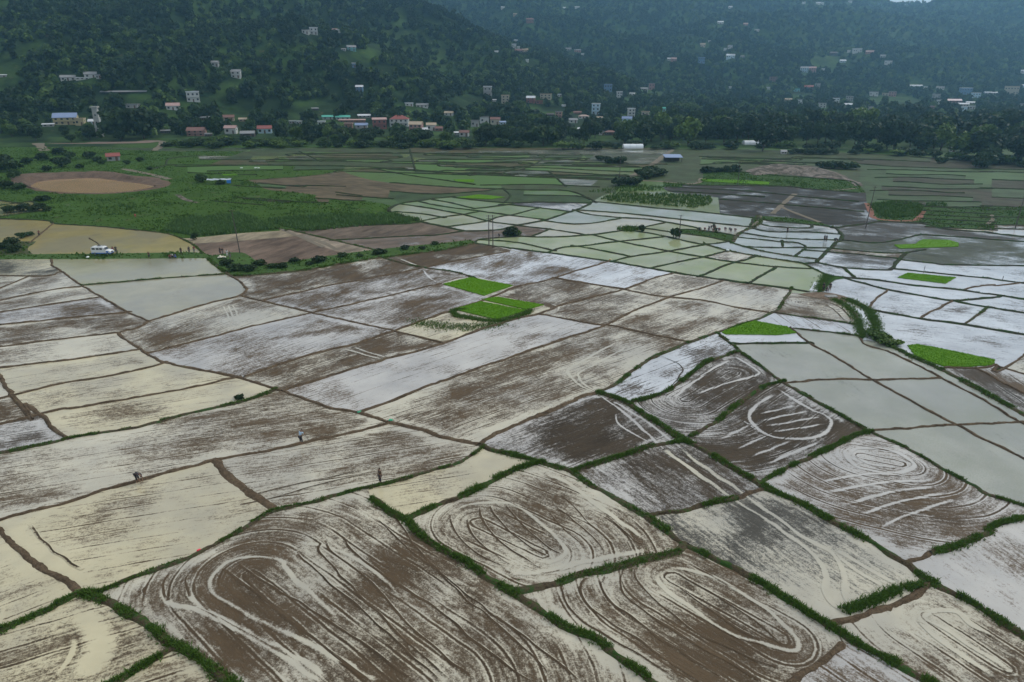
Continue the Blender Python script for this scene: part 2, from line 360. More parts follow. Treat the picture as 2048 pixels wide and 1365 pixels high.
# ------------------------------------------------------------------ the field banks (plan traced from the photograph, one polyline each)
# code width_m : points      m mud, x weedy, g grassy, f far thin bank, n field edge without a bank
BUNDS_TXT = """
g .9: 0,1262 68,1233 113,1209 160,1187
x .7: 160,1187 205,1182 270,1155 342,1129 400,1105 461,1073 513,1040 550,1021 622,1006 700,984 766,970 852,946 923,924 965,896
m .9: 0,1062 31,1090 79,1132 120,1156 160,1187
m .7: 0,1040 120,1009 205,982 273,963 376,935 431,920 519,905 600,888 700,867 776,846
m 1.2: 432,920 455,950 496,982 545,1019
g 1.2: 160,1187 190,1193 239,1218 297,1252 345,1290 400,1320 460,1368
g 1.0: 345,1297 284,1334 232,1362
g 1.1: 742,997 782,1026 811,1040 841,1071 889,1102 934,1126 968,1151 1009,1177 1057,1206 1128,1252 1197,1283 1248,1324 1299,1358 1330,1385
g 1.1: 811,1038 872,1013 944,984 992,958 1036,938 1085,925
g 1.2: 965,892 992,902 1043,915 1091,929
x 1.1: 1091,929 1142,943 1183,972 1224,992 1262,1015 1293,1033
g 1.2: 1293,1033 1334,1061 1362,1083 1420,1115 1504,1156 1574,1199 1636,1240 1687,1269 1713,1287 1764,1316 1819,1342 1860,1366
x 1.3: 1012,1179 1046,1180 1105,1170 1149,1153 1197,1143 1258,1127 1316,1114 1350,1105 1372,1090
g 1.0: 1142,943 1204,924 1258,908 1299,893 1350,886 1373,882
g 1.0: 1293,1033 1311,1030 1373,1020 1435,1004 1475,996
m .8: 1475,996 1504,986 1536,977
g 1.2: 1193,785 1245,801 1286,828 1330,855 1350,871 1373,883 1420,909 1475,942 1537,978 1618,1015 1665,1044 1738,1083 1808,1126 1859,1163 1903,1185 1968,1221 2019,1254 2048,1272
m .9: 1859,1168 1811,1203 1756,1221 1702,1238 1645,1250
m .8: 1808,1126 1862,1108
g 1.0: 1862,1108 1921,1090 1976,1066 2023,1042 2048,1037
g .9: 1515,968 1556,947 1610,920 1669,893 1713,871 1742,865
x .8: 1440,672 1461,686 1486,708 1526,736 1570,767 1621,796 1683,832 1738,862 1819,900 1884,938 1950,973 2012,1002 2048,1011
g .9: 1262,804 1300,796 1337,781 1377,752 1410,726 1442,715 1475,703
g .9: 1380,874 1428,847 1468,814 1505,788 1534,772 1570,763
m .6: 1570,766 1665,759 1746,760 1819,759 1884,757
m .6: 1738,863 1811,858 1884,852 1939,849 2048,845
m .6: 1581,657 1621,688 1665,712 1713,741 1746,760 1797,789 1862,825 1914,851 1976,883 2030,909 2060,925
m .5: 1716,672 1731,690 1775,703 1819,723 1884,757 1957,796 2012,829 2060,856
g 1.4: 1749,680 1786,695 1826,715 1870,734 1906,752 1957,779 2009,808 2060,836
f .6: 1466,688 1556,687 1622,687
x .6: 1585,657 1647,664 1716,672
x .7: 1552,626 1610,635 1665,642 1713,650
x .9: 1193,785 1231,770 1265,743 1299,719 1347,698 1384,683 1428,668 1483,650 1541,628 1563,610 1583,577
m 1.0: 958,888 978,874 1043,845 1111,818 1163,794 1193,785
m .9: 776,845 838,859 889,876 934,885 962,891
m .8: 564,782 615,801 667,818 718,826 776,845
m .8: 718,825 753,814 804,794 855,773 906,755 958,736 1026,714 1077,695 1129,678 1180,662 1214,650 1265,623 1317,603 1347,592 1391,580 1446,562
m .9: 564,782 615,765 650,755 701,739 770,719 838,702 889,686 940,667 992,650 1043,635 1077,628 1129,609 1197,592 1248,579 1299,560 1350,545
m .8: 1214,650 1265,661 1350,679 1384,684
m .8: 1077,628 1129,638 1193,649 1214,651
m .8: 1248,579 1299,590 1355,596 1410,602 1483,617 1541,626
m .8: 1110,556 1180,568 1248,579
m .9: 489,753 564,727 632,707 718,686 787,662 838,644 889,626 951,606 992,591 1036,573 1094,561 1146,544 1215,524
m .8: 478,592 523,602 622,626 718,647 787,662 838,674 889,686
m .8: 294,707 359,691 427,674 496,655 564,640 625,626 701,609 770,594 838,577 884,567
m .8: 523,602 581,589 650,573 718,561 787,548 848,536 889,527 958,514 1019,503
x .7: 755,513 804,527 848,536 906,544 948,556
m .7: 103,520 105,531 123,543 147,561 167,573 202,594 253,623 297,643
m .8: 297,643 273,657 239,666 263,688 294,707 328,725 393,739 478,755 496,760 550,778 564,782
m .8: 297,643 342,630 410,609 478,592 492,578 475,561 448,544 424,524 416,517
x .7: 167,571 239,565 342,556 448,549
m .6: 0,602 68,587 167,573
m .6: 0,625 103,609 202,594
m .8: 0,650 120,638 253,625
m .7: 0,695 120,679 239,666
m .7: 0,736 137,720 273,700
m .7: 0,797 34,789 120,768 205,755 291,737 332,725
m .7: 0,850 82,828 154,816 291,792 393,773 478,754
x .8: 0,907 85,890 144,876 273,855 359,833 444,813 496,801 550,780
m .8: 0,756 24,790 51,808 82,830 106,855 137,878
m .5: 0,551 55,553 123,543
m .5: 0,577 34,563 58,553
f .9: 951,487 992,493 1094,506 1163,515 1221,523 1282,534 1350,546 1446,560 1556,575 1614,584
g 1.2: 416,518 430,530 448,544 470,552 540,548 615,540 700,525 787,513 889,500 951,487
n .5: 425,512 482,505 527,529 581,523 700,506 787,496 889,486 940,481 953,487
n .5: 0,519 100,519 260,518 416,517
n .5: 0,511 68,509 185,508 308,506 390,505 425,512
f .9: 780,424 778,418 800,408 841,402 866,398 909,394
f .9: 780,424 821,438 841,444 895,455 928,462 965,462 1002,459 1036,451 1088,441 1129,428 1159,418 1182,407
f .6: 805,409 866,418 891,423 924,429 965,440 985,445 1036,451
f .6: 835,403 883,413 960,423 1026,432 1090,440
f .6: 841,443 883,435 924,430 960,423
f .6: 948,418 995,413 1026,408
f .6: 895,454 969,444 995,435 1026,430 1065,420 1080,416
f .6: 790,424 842,428 889,436
f .6: 866,400 905,407 948,418
f .6: 909,396 1006,406 1088,405 1182,407
f .6: 1001,409 1067,415 1139,424
f .8: 1183,405 1201,405 1304,416 1396,424 1509,437
f .7: 1145,420 1160,421 1222,425 1277,430 1365,440 1427,447 1506,455
f .6: 1150,421 1176,429 1242,436 1293,439 1345,447 1396,457 1398,461
f .6: 1088,442 1160,449 1238,438
f .6: 1279,457 1328,446
f .7: 1036,452 1090,458 1140,465 1172,471
f .8: 1045,473 1088,475 1160,472 1201,468 1242,462 1283,457 1345,465 1406,473 1457,483
f .7: 1263,461 1320,471 1355,479 1406,489 1457,484
x .9: 1410,489 1455,502 1509,512 1578,523 1607,528 1629,539 1648,548
x 1.0: 1461,485 1488,494 1529,504 1578,512 1634,519
x 1.8: 1464,484 1482,465 1509,453 1521,445 1517,432
f .7: 1398,461 1440,466 1475,473
f .6: 1345,466 1365,459 1398,461
f .7: 1094,506 1129,495 1160,493 1232,484 1324,475
f .7: 1226,523 1263,514 1338,503 1408,490
f .7: 1304,536 1365,523 1406,515 1457,502
f .7: 1400,553 1457,529 1488,521 1512,512
f .7: 1497,567 1525,550 1551,536
f .7: 1172,471 1187,471 1242,484 1338,503 1406,515 1468,525 1551,534 1618,538
f .6: 1143,492 1172,496 1263,514
f .6: 958,480 1036,486 1108,502
f .6: 951,487 958,480 1000,476 1045,473
f .6: 1540,496 1609,496 1662,497
f .6: 1488,494 1540,496
f .6: 1475,475 1540,482 1572,485 1598,487 1611,496 1591,511
f .6: 1484,466 1540,475 1603,479 1683,481
f .6: 1505,457 1540,464 1616,465 1682,469
f .6: 1520,446 1540,453 1616,457 1622,450
f .6: 1517,437 1540,443 1582,446 1621,450 1667,456 1682,469
f .6: 1611,501 1650,504
f .7: 1634,525 1620,527 1607,528
f .6: 1500,455 1506,440
f .6: 1427,447 1432,465
f .6: 1060,474 1085,465 1100,458
f .6: 1564,481 1566,496
f .9: 1634,524 1648,509 1661,496 1673,485 1683,480 1682,466
f .8: 1634,526 1667,533 1686,536 1730,539 1775,541 1783,538 1800,518 1815,506 1850,500
f .7: 1686,536 1696,544 1711,557
f .9: 1648,548 1667,553 1711,557 1756,561 1800,567 1832,572 1911,579 1976,589 2009,593 2048,599
f .7: 1691,557 1775,580 1848,593 1903,602 1957,598 1997,595
f .7: 1903,602 1976,615 2048,626
m .7: 1775,581 1753,598 1735,617
m .7: 1902,604 1870,620 1840,637
x .7: 1974,616 1950,635 1928,650
f .8: 1735,619 1848,639 1928,650 2048,670
f .6: 1783,538 1845,544 1921,552 1976,557 2037,566 2060,569
m .7: 1928,581 1950,574 1990,570 2029,568 2060,564
f .6: 1800,520 1864,527 1937,531 2048,532
f .6: 1683,481 1760,486 1840,470 1845,470 1937,476 2003,481 2048,484
f .8: 1668,456 1735,448 1760,444 1845,448 1891,459 1976,465 2003,469 2048,474
f .6: 1650,504 1720,510 1800,518
f .6: 1661,497 1760,506 1815,506
m .6: 1884,736 1957,736 1994,730 2034,721 2048,712
m .6: 1954,738 1994,759 2048,788
m .6: 1994,733 2048,748
g .9: 1669,600 1698,617 1716,642 1725,675
g 1.1: 1694,599 1735,620 1749,646 1753,678
n .5: 1581,586 1603,588 1640,597 1669,600
n .5: 1650,548 1629,578 1603,588
n .5: 1660,553 1640,582 1694,599
n .5: 0,486 41,483 68,489 123,480 180,477 236,469 277,462
f .7: 0,439 57,440 113,448 205,454 277,461
x .8: 277,461 328,467 359,476 386,490 404,506
n .5: 68,489 55,498 68,509
m .5: 180,478 201,492 207,508
m .8: 107,448 92,459 76,473 60,484
f .5: 0,412 31,407 72,408 94,419 72,424 41,428 0,434
f .5: 0,402 31,406
n .5: 350,471 362,477 400,475 478,467 558,462
n .5: 380,487 400,487 492,481 588,473
n .5: 513,438 560,457 595,473 646,494 690,508
x 1.2: 578,460 615,469 667,481 748,500
n .5: 513,438 480,425 430,424 330,438 277,461
f .6: 602,463 708,453 820,448 842,443
f .6: 670,481 820,473 872,471 926,463
n .5: 520,437 600,431 700,425 790,426
n .5: 400,303 605,304 820,308 900,300
n .5: 400,312 544,313 708,311 850,316
f .5: 400,320 544,321 667,323 820,328 1000,333
f .6: 330,331 400,331 595,332 708,334 820,340 954,350 1088,356 1200,360 1250,360
x .9: 502,361 605,354 687,344 749,338 820,335
n .5: 300,352 400,362 492,361 533,379 605,387 769,408 782,415
f .5: 749,338 810,350 880,360 950,370
f .6: 780,366 903,375 1006,379 1055,381 1139,383 1190,404
f .5: 780,383 866,389 965,383 1006,377
n .5: 690,345 740,360 780,366
f .5: 780,340 880,345 954,350
f .5: 852,311 965,313 1088,310 1160,309
f .5: 883,319 985,320 1088,317 1170,322
f .5: 895,327 975,326 1067,322 1180,318
f .5: 913,336 995,336 1077,332 1200,332 1279,334
f .5: 887,342 1026,342 1067,336 1200,342 1269,345
f .5: 1001,351 1036,341 1200,350 1250,356
f .5: 940,352 990,345 1067,330 1090,312
f .5: 1047,391 1153,393 1180,400
f .5: 1006,378 1020,392 1008,406
f .5: 960,371 1090,370 1200,375
f .5: 1150,330 1160,330 1279,334
f .5: 600,304 640,323
f .5: 820,300 830,340
f .5: 1100,345 1130,372
n .5: 1250,360 1312,362 1386,367 1406,356
n .5: 1250,360 1291,336 1308,326 1345,299
f .6: 1340,375 1464,381 1540,387 1616,395 1718,404
f .5: 1336,383 1447,389 1530,395
f .6: 1437,399 1550,408 1580,411 1654,417 1728,424
f .6: 1365,371 1480,372 1580,374 1609,378 1715,386
n .5: 1718,372 1730,384 1734,406 1742,425 1750,437 1760,444
n .5: 1517,432 1580,436 1640,446 1680,458
n .5: 1183,405 1230,385 1336,383
n .5: 1330,370 1336,383 1430,395 1437,399 1440,428
n .5: 1250,360 1230,385
n .5: 1983,370 1985,420 1987,466
n .5: 1734,406 1840,402 1850,420 1846,448
f .5: 1400,345 1480,345 1560,352 1692,362 1718,372
f .5: 1400,330 1520,325 1700,328 1850,336 2048,340
n .5: 1345,299 1500,300 1700,306 1900,318 2048,330
n .5: 900,300 1000,302 1160,300 1345,299
f .5: 1460,318 1700,318 1860,325
f .5: 300,340 330,331 340,318 400,312
n .5: 884,567 941,555 1026,572
n .5: 884,567 968,592
n .5: 992,591 1087,611 1100,618
n .5: 742,997 735,977
n .5: 1443,668 1500,672 1592,669 1602,670
n .5: 1512,642 1575,655 1585,657
m .7: 1690,1290 1650,1320 1590,1362
n .5: 1718,372 1720,340 1712,329
n .5: 1183,405 1175,380 1200,360
n .5: 1440,428 1437,399
n .5: 500,300 420,330
n .5: 0,300 100,296 250,300 330,303 400,303
"""
BUNDS = []
for ln in BUNDS_TXT.strip().splitlines():
    hd, pts = ln.split(':'); c, w = hd.split()
    BUNDS.append((c, float(w), [tuple(float(q) for q in p.split(',')) for p in pts.split()]))
for i, y in enumerate((338, 346, 354, 362, 371, 380, 389, 398, 407)):      # terraced strips on the right
    x0, x1 = 1735 + (i * 37) % 60, 1984 - (i * 53) % 70
    BUNDS.append(('f', .36, [(x0, y + 2), (1820, y + 3 + 2 * math.sin(i * 2.1)), (1890, y + 6 - 2 * math.sin(i * 1.3)), (x1, y + 7)]))
    if i % 2 == 0: BUNDS.append(('f', .5, [(1984, y + 6), (2060, y + 9)]))
for i, y in enumerate((414, 422, 430, 438, 446, 454)):
    BUNDS.append(('f', .5, [(1849, y), (1985, y + 7)]))
    if i in (0, 2, 4, 5): BUNDS.append(('f', .5, [(1985, y + 4), (2060, y + 6)]))

_r = random.Random(3)
for k in range(34):
    x = _r.uniform(340, 1180); y = _r.uniform(306, 352) + max(0, x - 1000) * .03; w = _r.uniform(90, 240); dy = _r.uniform(-4, 5)
    BUNDS.append(('f', .45, [(x, y), (x + w * .5, y + dy * .6), (x + w, y + dy)]))
for k in range(16):
    x = _r.uniform(1370, 1640); y = _r.uniform(306, 330); w = _r.uniform(90, 200)
    BUNDS.append(('f', .45, [(x, y), (x + w * .5, y + 2), (x + w, y + 5)]))
for k in range(12):
    x = _r.uniform(420, 700); y = _r.uniform(358, 405); w = _r.uniform(50, 120); dy = _r.uniform(2, 9)
    BUNDS.append(('f', .45, [(x, y), (x + w, y + dy)]))
def _ext(a, b, k):
    d = np.hypot(b[0] - a[0], b[1] - a[1]) or 1.0
    return (b[0] + (b[0] - a[0]) / d * k, b[1] + (b[1] - a[1]) / d * k)
def prep(P):
    P = list(P)
    for e in (0, -1):
        x, y = P[e]; nb = P[1] if e == 0 else P[-2]
        if x <= 6 or x >= 2040 or y >= 1354: P[e] = _ext(nb, P[e], 330)
    return P
def spline(G, step):
    """Catmull-Rom through ground points, resampled"""
    G = np.asarray(G, float)
    if len(G) > 2:
        E = np.vstack([2 * G[0] - G[1], G, 2 * G[-1] - G[-2]]); out = []
        for i in range(1, len(E) - 2):
            p0, p1, p2, p3 = E[i - 1:i + 3]; n = max(2, int(np.linalg.norm(p2 - p1) / step))
            t = (np.arange(n) / n)[:, None]
            c = 0.5 * (2 * p1 + (p2 - p0) * t + (2 * p0 - 5 * p1 + 4 * p2 - p3) * t ** 2 + (3 * p1 - p0 - 3 * p2 + p3) * t ** 3)
            out.append(c)
        out.append(G[-1:]); return np.vstack(out)
    n = max(2, int(np.linalg.norm(G[1] - G[0]) / step)); t = np.linspace(0, 1, n + 1)[:, None]
    return G[0] * (1 - t) + G[1] * t

def closest(p, Q):
    """closest point of a polyline, pixel metric that counts height more"""
    q = np.array(Q, float) * (1, 2.2); p = np.array(p, float) * (1, 2.2)
    a, b = q[:-1], q[1:]; d = b - a; t = np.clip(((p - a) * d).sum(1) / ((d * d).sum(1) + 1e-9), 0, 1)
    c = a + t[:, None] * d; r = np.hypot(*(c - p).T); i = int(r.argmin()); return r[i], c[i] / (1, 2.2)
PP = [prep(P) for c, w, P in BUNDS]
JOIN = []             # short links that close gaps between the ends of banks
for i, P in enumerate(PP):
    for e in (0, -1):
        x, y = P[e]
        if x < -20 or x > 2070 or y > 1370: continue
        best = (1e9, None)
        for j, Q in enumerate(PP):
            if j == i: continue
            d, c = closest(P[e], Q)
            if d < best[0]: best = (d, c)
        if .01 < best[0] < 40:
            JOIN.append((P[e], tuple(best[1])))
            if best[0] < 9: BUNDS[i][2].insert(0 if e == 0 else len(BUNDS[i][2]), tuple(best[1]))
BMAT = {'m': M_BMUD, 'x': M_BMIX, 'g': M_BGRS, 'f': M_BFAR}
BNAME = {'m': 'mud_bund', 'x': 'weedy_bund', 'g': 'grassy_bund', 'f': 'field_bund'}
BH = {'m': 0.20, 'x': 0.24, 'g': 0.28, 'f': 0.24}
PROF = [(-.78, -.16), (-.5, .30), (-.27, .86), (0, 1.0), (.27, .86), (.5, .30), (.78, -.16)]
LINES = []            # (code, width, ground polyline) for field edges and grass
for bi, (c, w, P) in enumerate(BUNDS):
    P = prep(P); G = np.array([gp(x, y)[:2] for x, y in P])
    step = float(np.clip(0.007 * np.median(G[:, 1]), 0.45, 3.0))
    L = spline(G, step); LINES.append((c, w, L, P))
    if c == 'n': continue
    w = w * {'f': 1.1, 'g': .60, 'm': .66, 'x': .62}[c]
    far_k = float(np.clip(np.median(G[:, 1]) / 210, 1, 1.75)) if c == 'f' else 1.0; w *= far_k
    T = np.gradient(L, axis=0); T /= np.linalg.norm(T, axis=1)[:, None] + 1e-9
    N = np.stack([-T[:, 1], T[:, 0]], 1)
    s = np.concatenate([[0], np.cumsum(np.linalg.norm(np.diff(L, axis=0), axis=1))])
    off = (vnoise(s / 2.3, 0 * s + bi, 1) - .5) * 0.35 + (vnoise(s / .8, 0 * s + bi, 2) - .5) * 0.16
    ww = w * (0.80 + 0.5 * vnoise(s / 1.7, 0 * s + bi, 5)); hh = BH[c] * far_k * (0.7 + 0.6 * vnoise(s / 1.3, 0 * s + bi, 9))
    V = []
    for j, (a, z) in enumerate(PROF):
        jit = (vnoise(s / .5, 0 * s + bi * 3 + j, 4) - .5) * 0.22
        xy = L + N * (off + ww * a + jit)[:, None]
        V.append(np.column_stack([xy, hh * z + (jit * .5 if z > 0 else -.03)]))
    V = np.stack(V, 1); n, k = V.shape[:2]
    a = (np.arange(n - 1)[:, None] * k + np.arange(k - 1)[None]).reshape(-1)
    tag(link(BNAME[c], mesh_np(BNAME[c], V.reshape(-1, 3), np.stack([a, a + 1, a + k + 1, a + k], -1), BMAT[c], True)), kind='structure')

# ------------------------------------------------------------------ the fields between the banks
def cells():
    pts, edges = [], []
    def addline(G):
        n = len(pts); pts.extend([Vector((float(g[0]), float(g[1]))) for g in G]); edges.extend([(n + i, n + i + 1) for i in range(len(G) - 1)])
    for c, w, L, P in LINES:
        k = 11 if P[0][1] > 560 else (8 if P[0][1] > 420 else 9)
        P2 = list(P); P2[0] = _ext(P[1], P[0], k); P2[-1] = _ext(P[-2], P[-1], k)
        G = np.array([gp(x, y)[:2] for x, y in P2]); st = float(np.clip(0.012 * np.median(G[:, 1]), 1.2, 6.0))
        addline(spline(G, st))
    for a, b in JOIN:
        addline([gp(*q)[:2] for q in (_ext(b, a, 1.0), _ext(a, b, 1.5))])
    fr = [(-260, 296), (-260, 1480), (2310, 1480), (2310, 296), (-260, 296)]
    addline([gp(x, y)[:2] for x, y in fr])
    V, E, F, ov, oe, of = delaunay_2d_cdt(pts, edges, [], 0, 1e-4)
    V = np.array([(v.x, v.y) for v in V])
    cons = set(tuple(sorted(e)) for e, o in zip(E, oe) if o)
    emap = {}
    for fi, f in enumerate(F):
        for i in range(3):
            emap.setdefault(tuple(sorted((f[i], f[(i + 1) % 3]))), []).append(fi)
    lab = [-1] * len(F); out = []
    for s in range(len(F)):
        if lab[s] >= 0: continue
        st = [s]; lab[s] = len(out); grp = []
        while st:
            fi = st.pop(); grp.append(fi); f = F[fi]
            for i in range(3):
                e = tuple(sorted((f[i], f[(i + 1) % 3])))
                if e in cons: continue
                for o in emap[e]:
                    if lab[o] < 0: lab[o] = lab[s]; st.append(o)
        out.append(grp)
    FA = np.array(F); res = []
    for grp in out:
        T = FA[grp]; A = V[T]
        ar = 0.5 * np.abs(np.cross(A[:, 1] - A[:, 0], A[:, 2] - A[:, 0])).sum()
        if ar < 3.0: continue
        cnt = {}
        for t in T:
            for i in range(3):
                e = tuple(sorted((int(t[i]), int(t[(i + 1) % 3])))); cnt[e] = cnt.get(e, 0) + 1
        bd = [e for e, k in cnt.items() if k == 1]
        cen = (A.mean(1) * np.abs(np.cross(A[:, 1] - A[:, 0], A[:, 2] - A[:, 0]))[:, None]).sum(0) / (2 * ar)
        res.append({'T': T, 'A': A, 'bd': bd, 'area': ar, 'cen': cen})
    return V, res
CV, CELLS = cells()

def in_tris(A, p):
    d = lambda a, b: (b[:, 0] - a[:, 0]) * (p[1] - a[:, 1]) - (b[:, 1] - a[:, 1]) * (p[0] - a[:, 0])
    d0, d1, d2 = d(A[:, 0], A[:, 1]), d(A[:, 1], A[:, 2]), d(A[:, 2], A[:, 0])
    return (((d0 >= 0) & (d1 >= 0) & (d2 >= 0)) | ((d0 <= 0) & (d1 <= 0) & (d2 <= 0))).any()
def inside(P, B0, B1):
    """even-odd test of points P against boundary segments"""
    x, y = P[:, 0][:, None], P[:, 1][:, None]
    c = (B0[:, 1][None] > y) != (B1[:, 1][None] > y)
    xi = B0[:, 0][None] + (y - B0[:, 1][None]) * (B1[:, 0] - B0[:, 0])[None] / np.where(B1[:, 1] == B0[:, 1], 1e-9, B1[:, 1] - B0[:, 1])[None]
    return ((c & (x < xi)).sum(1) % 2) == 1
def segdist(P, B0, B1):
    d = B1 - B0; L = (d ** 2).sum(1) + 1e-9
    t = np.clip(((P[:, None, :] - B0[None]) * d[None]).sum(2) / L[None], 0, 1)
    q = B0[None] + t[..., None] * d[None]
    return np.sqrt(((P[:, None, :] - q) ** 2).sum(2)).min(1)

# water bodies (silt colour) and soils
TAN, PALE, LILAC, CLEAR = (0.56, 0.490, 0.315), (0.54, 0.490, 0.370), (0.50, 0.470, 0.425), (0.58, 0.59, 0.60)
OLIVE, OCHRE = (0.31, 0.285, 0.150), (0.37, 0.295, 0.115)
BROWN, DARK, GREY = (0.074, 0.051, 0.030), (0.050, 0.037, 0.024), (0.052, 0.048, 0.040)
SOIL, PSOIL, BLACK = (0.165, 0.125, 0.090), (0.24, 0.195, 0.145), (0.034, 0.033, 0.028)
RG, RG2, RGY = (0.105, 0.150, 0.050), (0.130, 0.150, 0.085), (0.175, 0.200, 0.055)
# px, py, mud cover, furrow, rice, water, mud, leaf, plough direction (pixels), wetness
DIRL, DIRC, DIRN, DIRX = (100, -16), (100, -34), (100, 66), (100, -40)
SEEDS = []
def S(px, py, cov, wat, mud=BROWN, d=DIRC, fur=1.0, rice=0.0, leaf=RG, wet=1.0): SEEDS.append((px, py, cov, fur, rice, wat, mud, leaf, d, wet))
for a in ((20, 535, .55, TAN, GREY), (20, 562, .5, PALE), (80, 570, .42, PALE), (90, 602, .35, PALE), (100, 625, .5, LILAC), (100, 655, .46, PALE), (110, 700, .22, PALE),
          (150, 745, .20, TAN), (200, 785, .16, TAN), (260, 825, .22, TAN), (30, 870, .5, LILAC, DARK), (20, 830, .5, PALE), (5, 780, .4, PALE),
          (300, 900, .36, PALE), (250, 1030, .16, TAN), (600, 950, .36, PALE)): S(*a, d=DIRL)
S(40, 1130, .33, TAN); S(60, 1190, .22, TAN); S(120, 1290, .50, TAN, d=(100, -30)); S(330, 1340, .3, TAN)
S(600, 1180, .49, PALE, d=DIRN, fur=2.2); S(900, 975, .14, TAN, d=DIRL); S(1080, 1050, .42, PALE, d=DIRN); S(1380, 1220, .48, PALE, d=DIRN, fur=1.0)
S(1180, 860, .68, LILAC, DARK, d=DIRX, fur=.5); S(1330, 950, .60, LILAC, DARK, d=DIRN, fur=.1); S(1550, 1090, .40, PALE, GREY, d=DIRN, fur=0)
S(1350, 740, .40, CLEAR, DARK, d=(100, -38)); S(1440, 790, .64, LILAC, DARK, d=(100, -42)); S(1540, 870, .68, LILAC, DARK, d=(100, -36), fur=1.4)
S(1720, 1000, .40, LILAC, d=(100, -22), fur=1.4); S(1960, 1120, .16, LILAC, d=DIRN, fur=.2); S(1860, 1270, .52, PALE, d=DIRN); S(1740, 1345, .24, LILAC, d=DIRN)
for x, y in ((1580, 725), (1690, 700), (1660, 810), (1850, 800), (1880, 920), (2000, 890), (2030, 880), (1730, 685), (1820, 735), (2040, 960)):
    S(x, y, -.2, (0.36, 0.355, 0.30), GREY, d=DIRN, fur=0, rice=.46, leaf=(0.175, 0.195, 0.135))
S(1600, 678, .08, CLEAR); S(1640, 650, .2, CLEAR, d=DIRN); S(1630, 612, .50, PALE, d=(100, 20)); S(1520, 660, .05, CLEAR)
for a in ((1330, 640, .40, PALE), (1450, 600, .28, PALE), (1290, 600, .55, PALE), (1290, 625, .45, LILAC), (1160, 610, .52, LILAC), (1130, 590, .56, PALE), (1230, 555, .14, CLEAR), (1330, 570, .50, PALE), (1290, 670, .4, PALE),
          (1090, 530, .40, CLEAR), (920, 515, .72, PALE), (650, 555, .62, PALE), (760, 565, .52, LILAC), (870, 556, .7, LILAC), (700, 580, .50, LILAC), (740, 620, .42, LILAC), (650, 630, .38, LILAC), (420, 650, .42, PALE), (560, 690, .37, LILAC),
          (800, 690, .50, PALE), (690, 700, .42, PALE), (660, 745, .30, PALE), (860, 730, .20, LILAC), (950, 790, .46, PALE), (1080, 655, .3, LILAC), (1400, 575, .5, PALE), (640, 770, .3, PALE)): S(*a)
S(870, 665, .16, TAN, rice=.16, leaf=(0.07, 0.12, 0.03)); S(920, 640, .2, TAN, rice=.3, leaf=(0.07, 0.12, 0.03)); S(1030, 600, .4, PALE)
for x, y in ((1720, 585), (1800, 600), (1810, 620), (1870, 640), (1960, 640), (2010, 645), (1900, 690), (1850, 560), (1900, 545), (1760, 550), (1780, 575), (2010, 612), (1990, 580), (1950, 590), (1870, 580), (2030, 660), (1930, 625), (2000, 540)):
    S(x, y, .10, CLEAR, DARK, d=(100, 10), fur=.4)
S(1980, 586, .38, CLEAR, DARK, d=(100, 10)); S(1990, 720, .3, LILAC); S(1980, 770, .62, LILAC, DARK, d=DIRN); S(2030, 760, .35, LILAC, d=DIRN)
S(1665, 545, .42, CLEAR, GREY, d=(100, 20)); S(1720, 530, .35, CLEAR, GREY, d=(100, 12)); S(1730, 518, .66, CLEAR, (0.06, 0.066, 0.045), d=(100, 12), rice=.12); S(1720, 497, .68, CLEAR, (0.06, 0.066, 0.045), d=(100, 12), rice=.15)
S(1900, 515, .62, CLEAR, GREY, d=(100, 8)); S(1950, 525, .5, CLEAR, GREY, d=(100, 8)); S(1960, 500, .62, CLEAR, GREY, d=(100, 8)); S(1780, 470, .75, LILAC, GREY, d=(100, 8)); S(1900, 468, .8, LILAC, GREY, d=(100, 8)); S(2020, 476, .8, LILAC, GREY, d=(100, 8))
S(1750, 495, .7, LILAC, GREY, d=(100, 8)); S(1830, 480, .7, LILAC, GREY, d=(100, 8)); S(2030, 470, .1, LILAC, GREY)
S(300, 535, -.2, OLIVE, rice=.10, leaf=(.16, .17, .06), fur=0); S(330, 590, -.2, (0.33, 0.305, 0.21), rice=.05, leaf=(.16, .17, .06), fur=0)
for x, y in ((40, 462), (180, 462), (120, 495), (290, 485), (20, 475)): S(x, y, -.2, OCHRE, fur=0)
for x, y in ((40, 418), (10, 408)): S(x, y, -.2, (0.26, 0.24, 0.10), fur=0, rice=.1, leaf=(.13, .16, .04))
S(560, 495, 1.3, PALE, (0.150, 0.108, 0.080), wet=.3); S(480, 475, 1.3, PALE, (0.26, 0.215, 0.145), wet=.2); S(640, 505, 1.2, PALE, SOIL, wet=.3); S(640, 485, 1.1, PALE, PSOIL, wet=.3)
S(700, 495, 1.2, PALE, (0.165, 0.135, 0.100), wet=.3); S(760, 465, 1.2, PALE, (0.13, 0.10, 0.075), wet=.3); S(880, 475, .85, CLEAR, (0.135, 0.105, 0.082), d=(100, -14), wet=.5); S(800, 455, 1.2, PALE, (0.13, 0.10, 0.075), wet=.3)
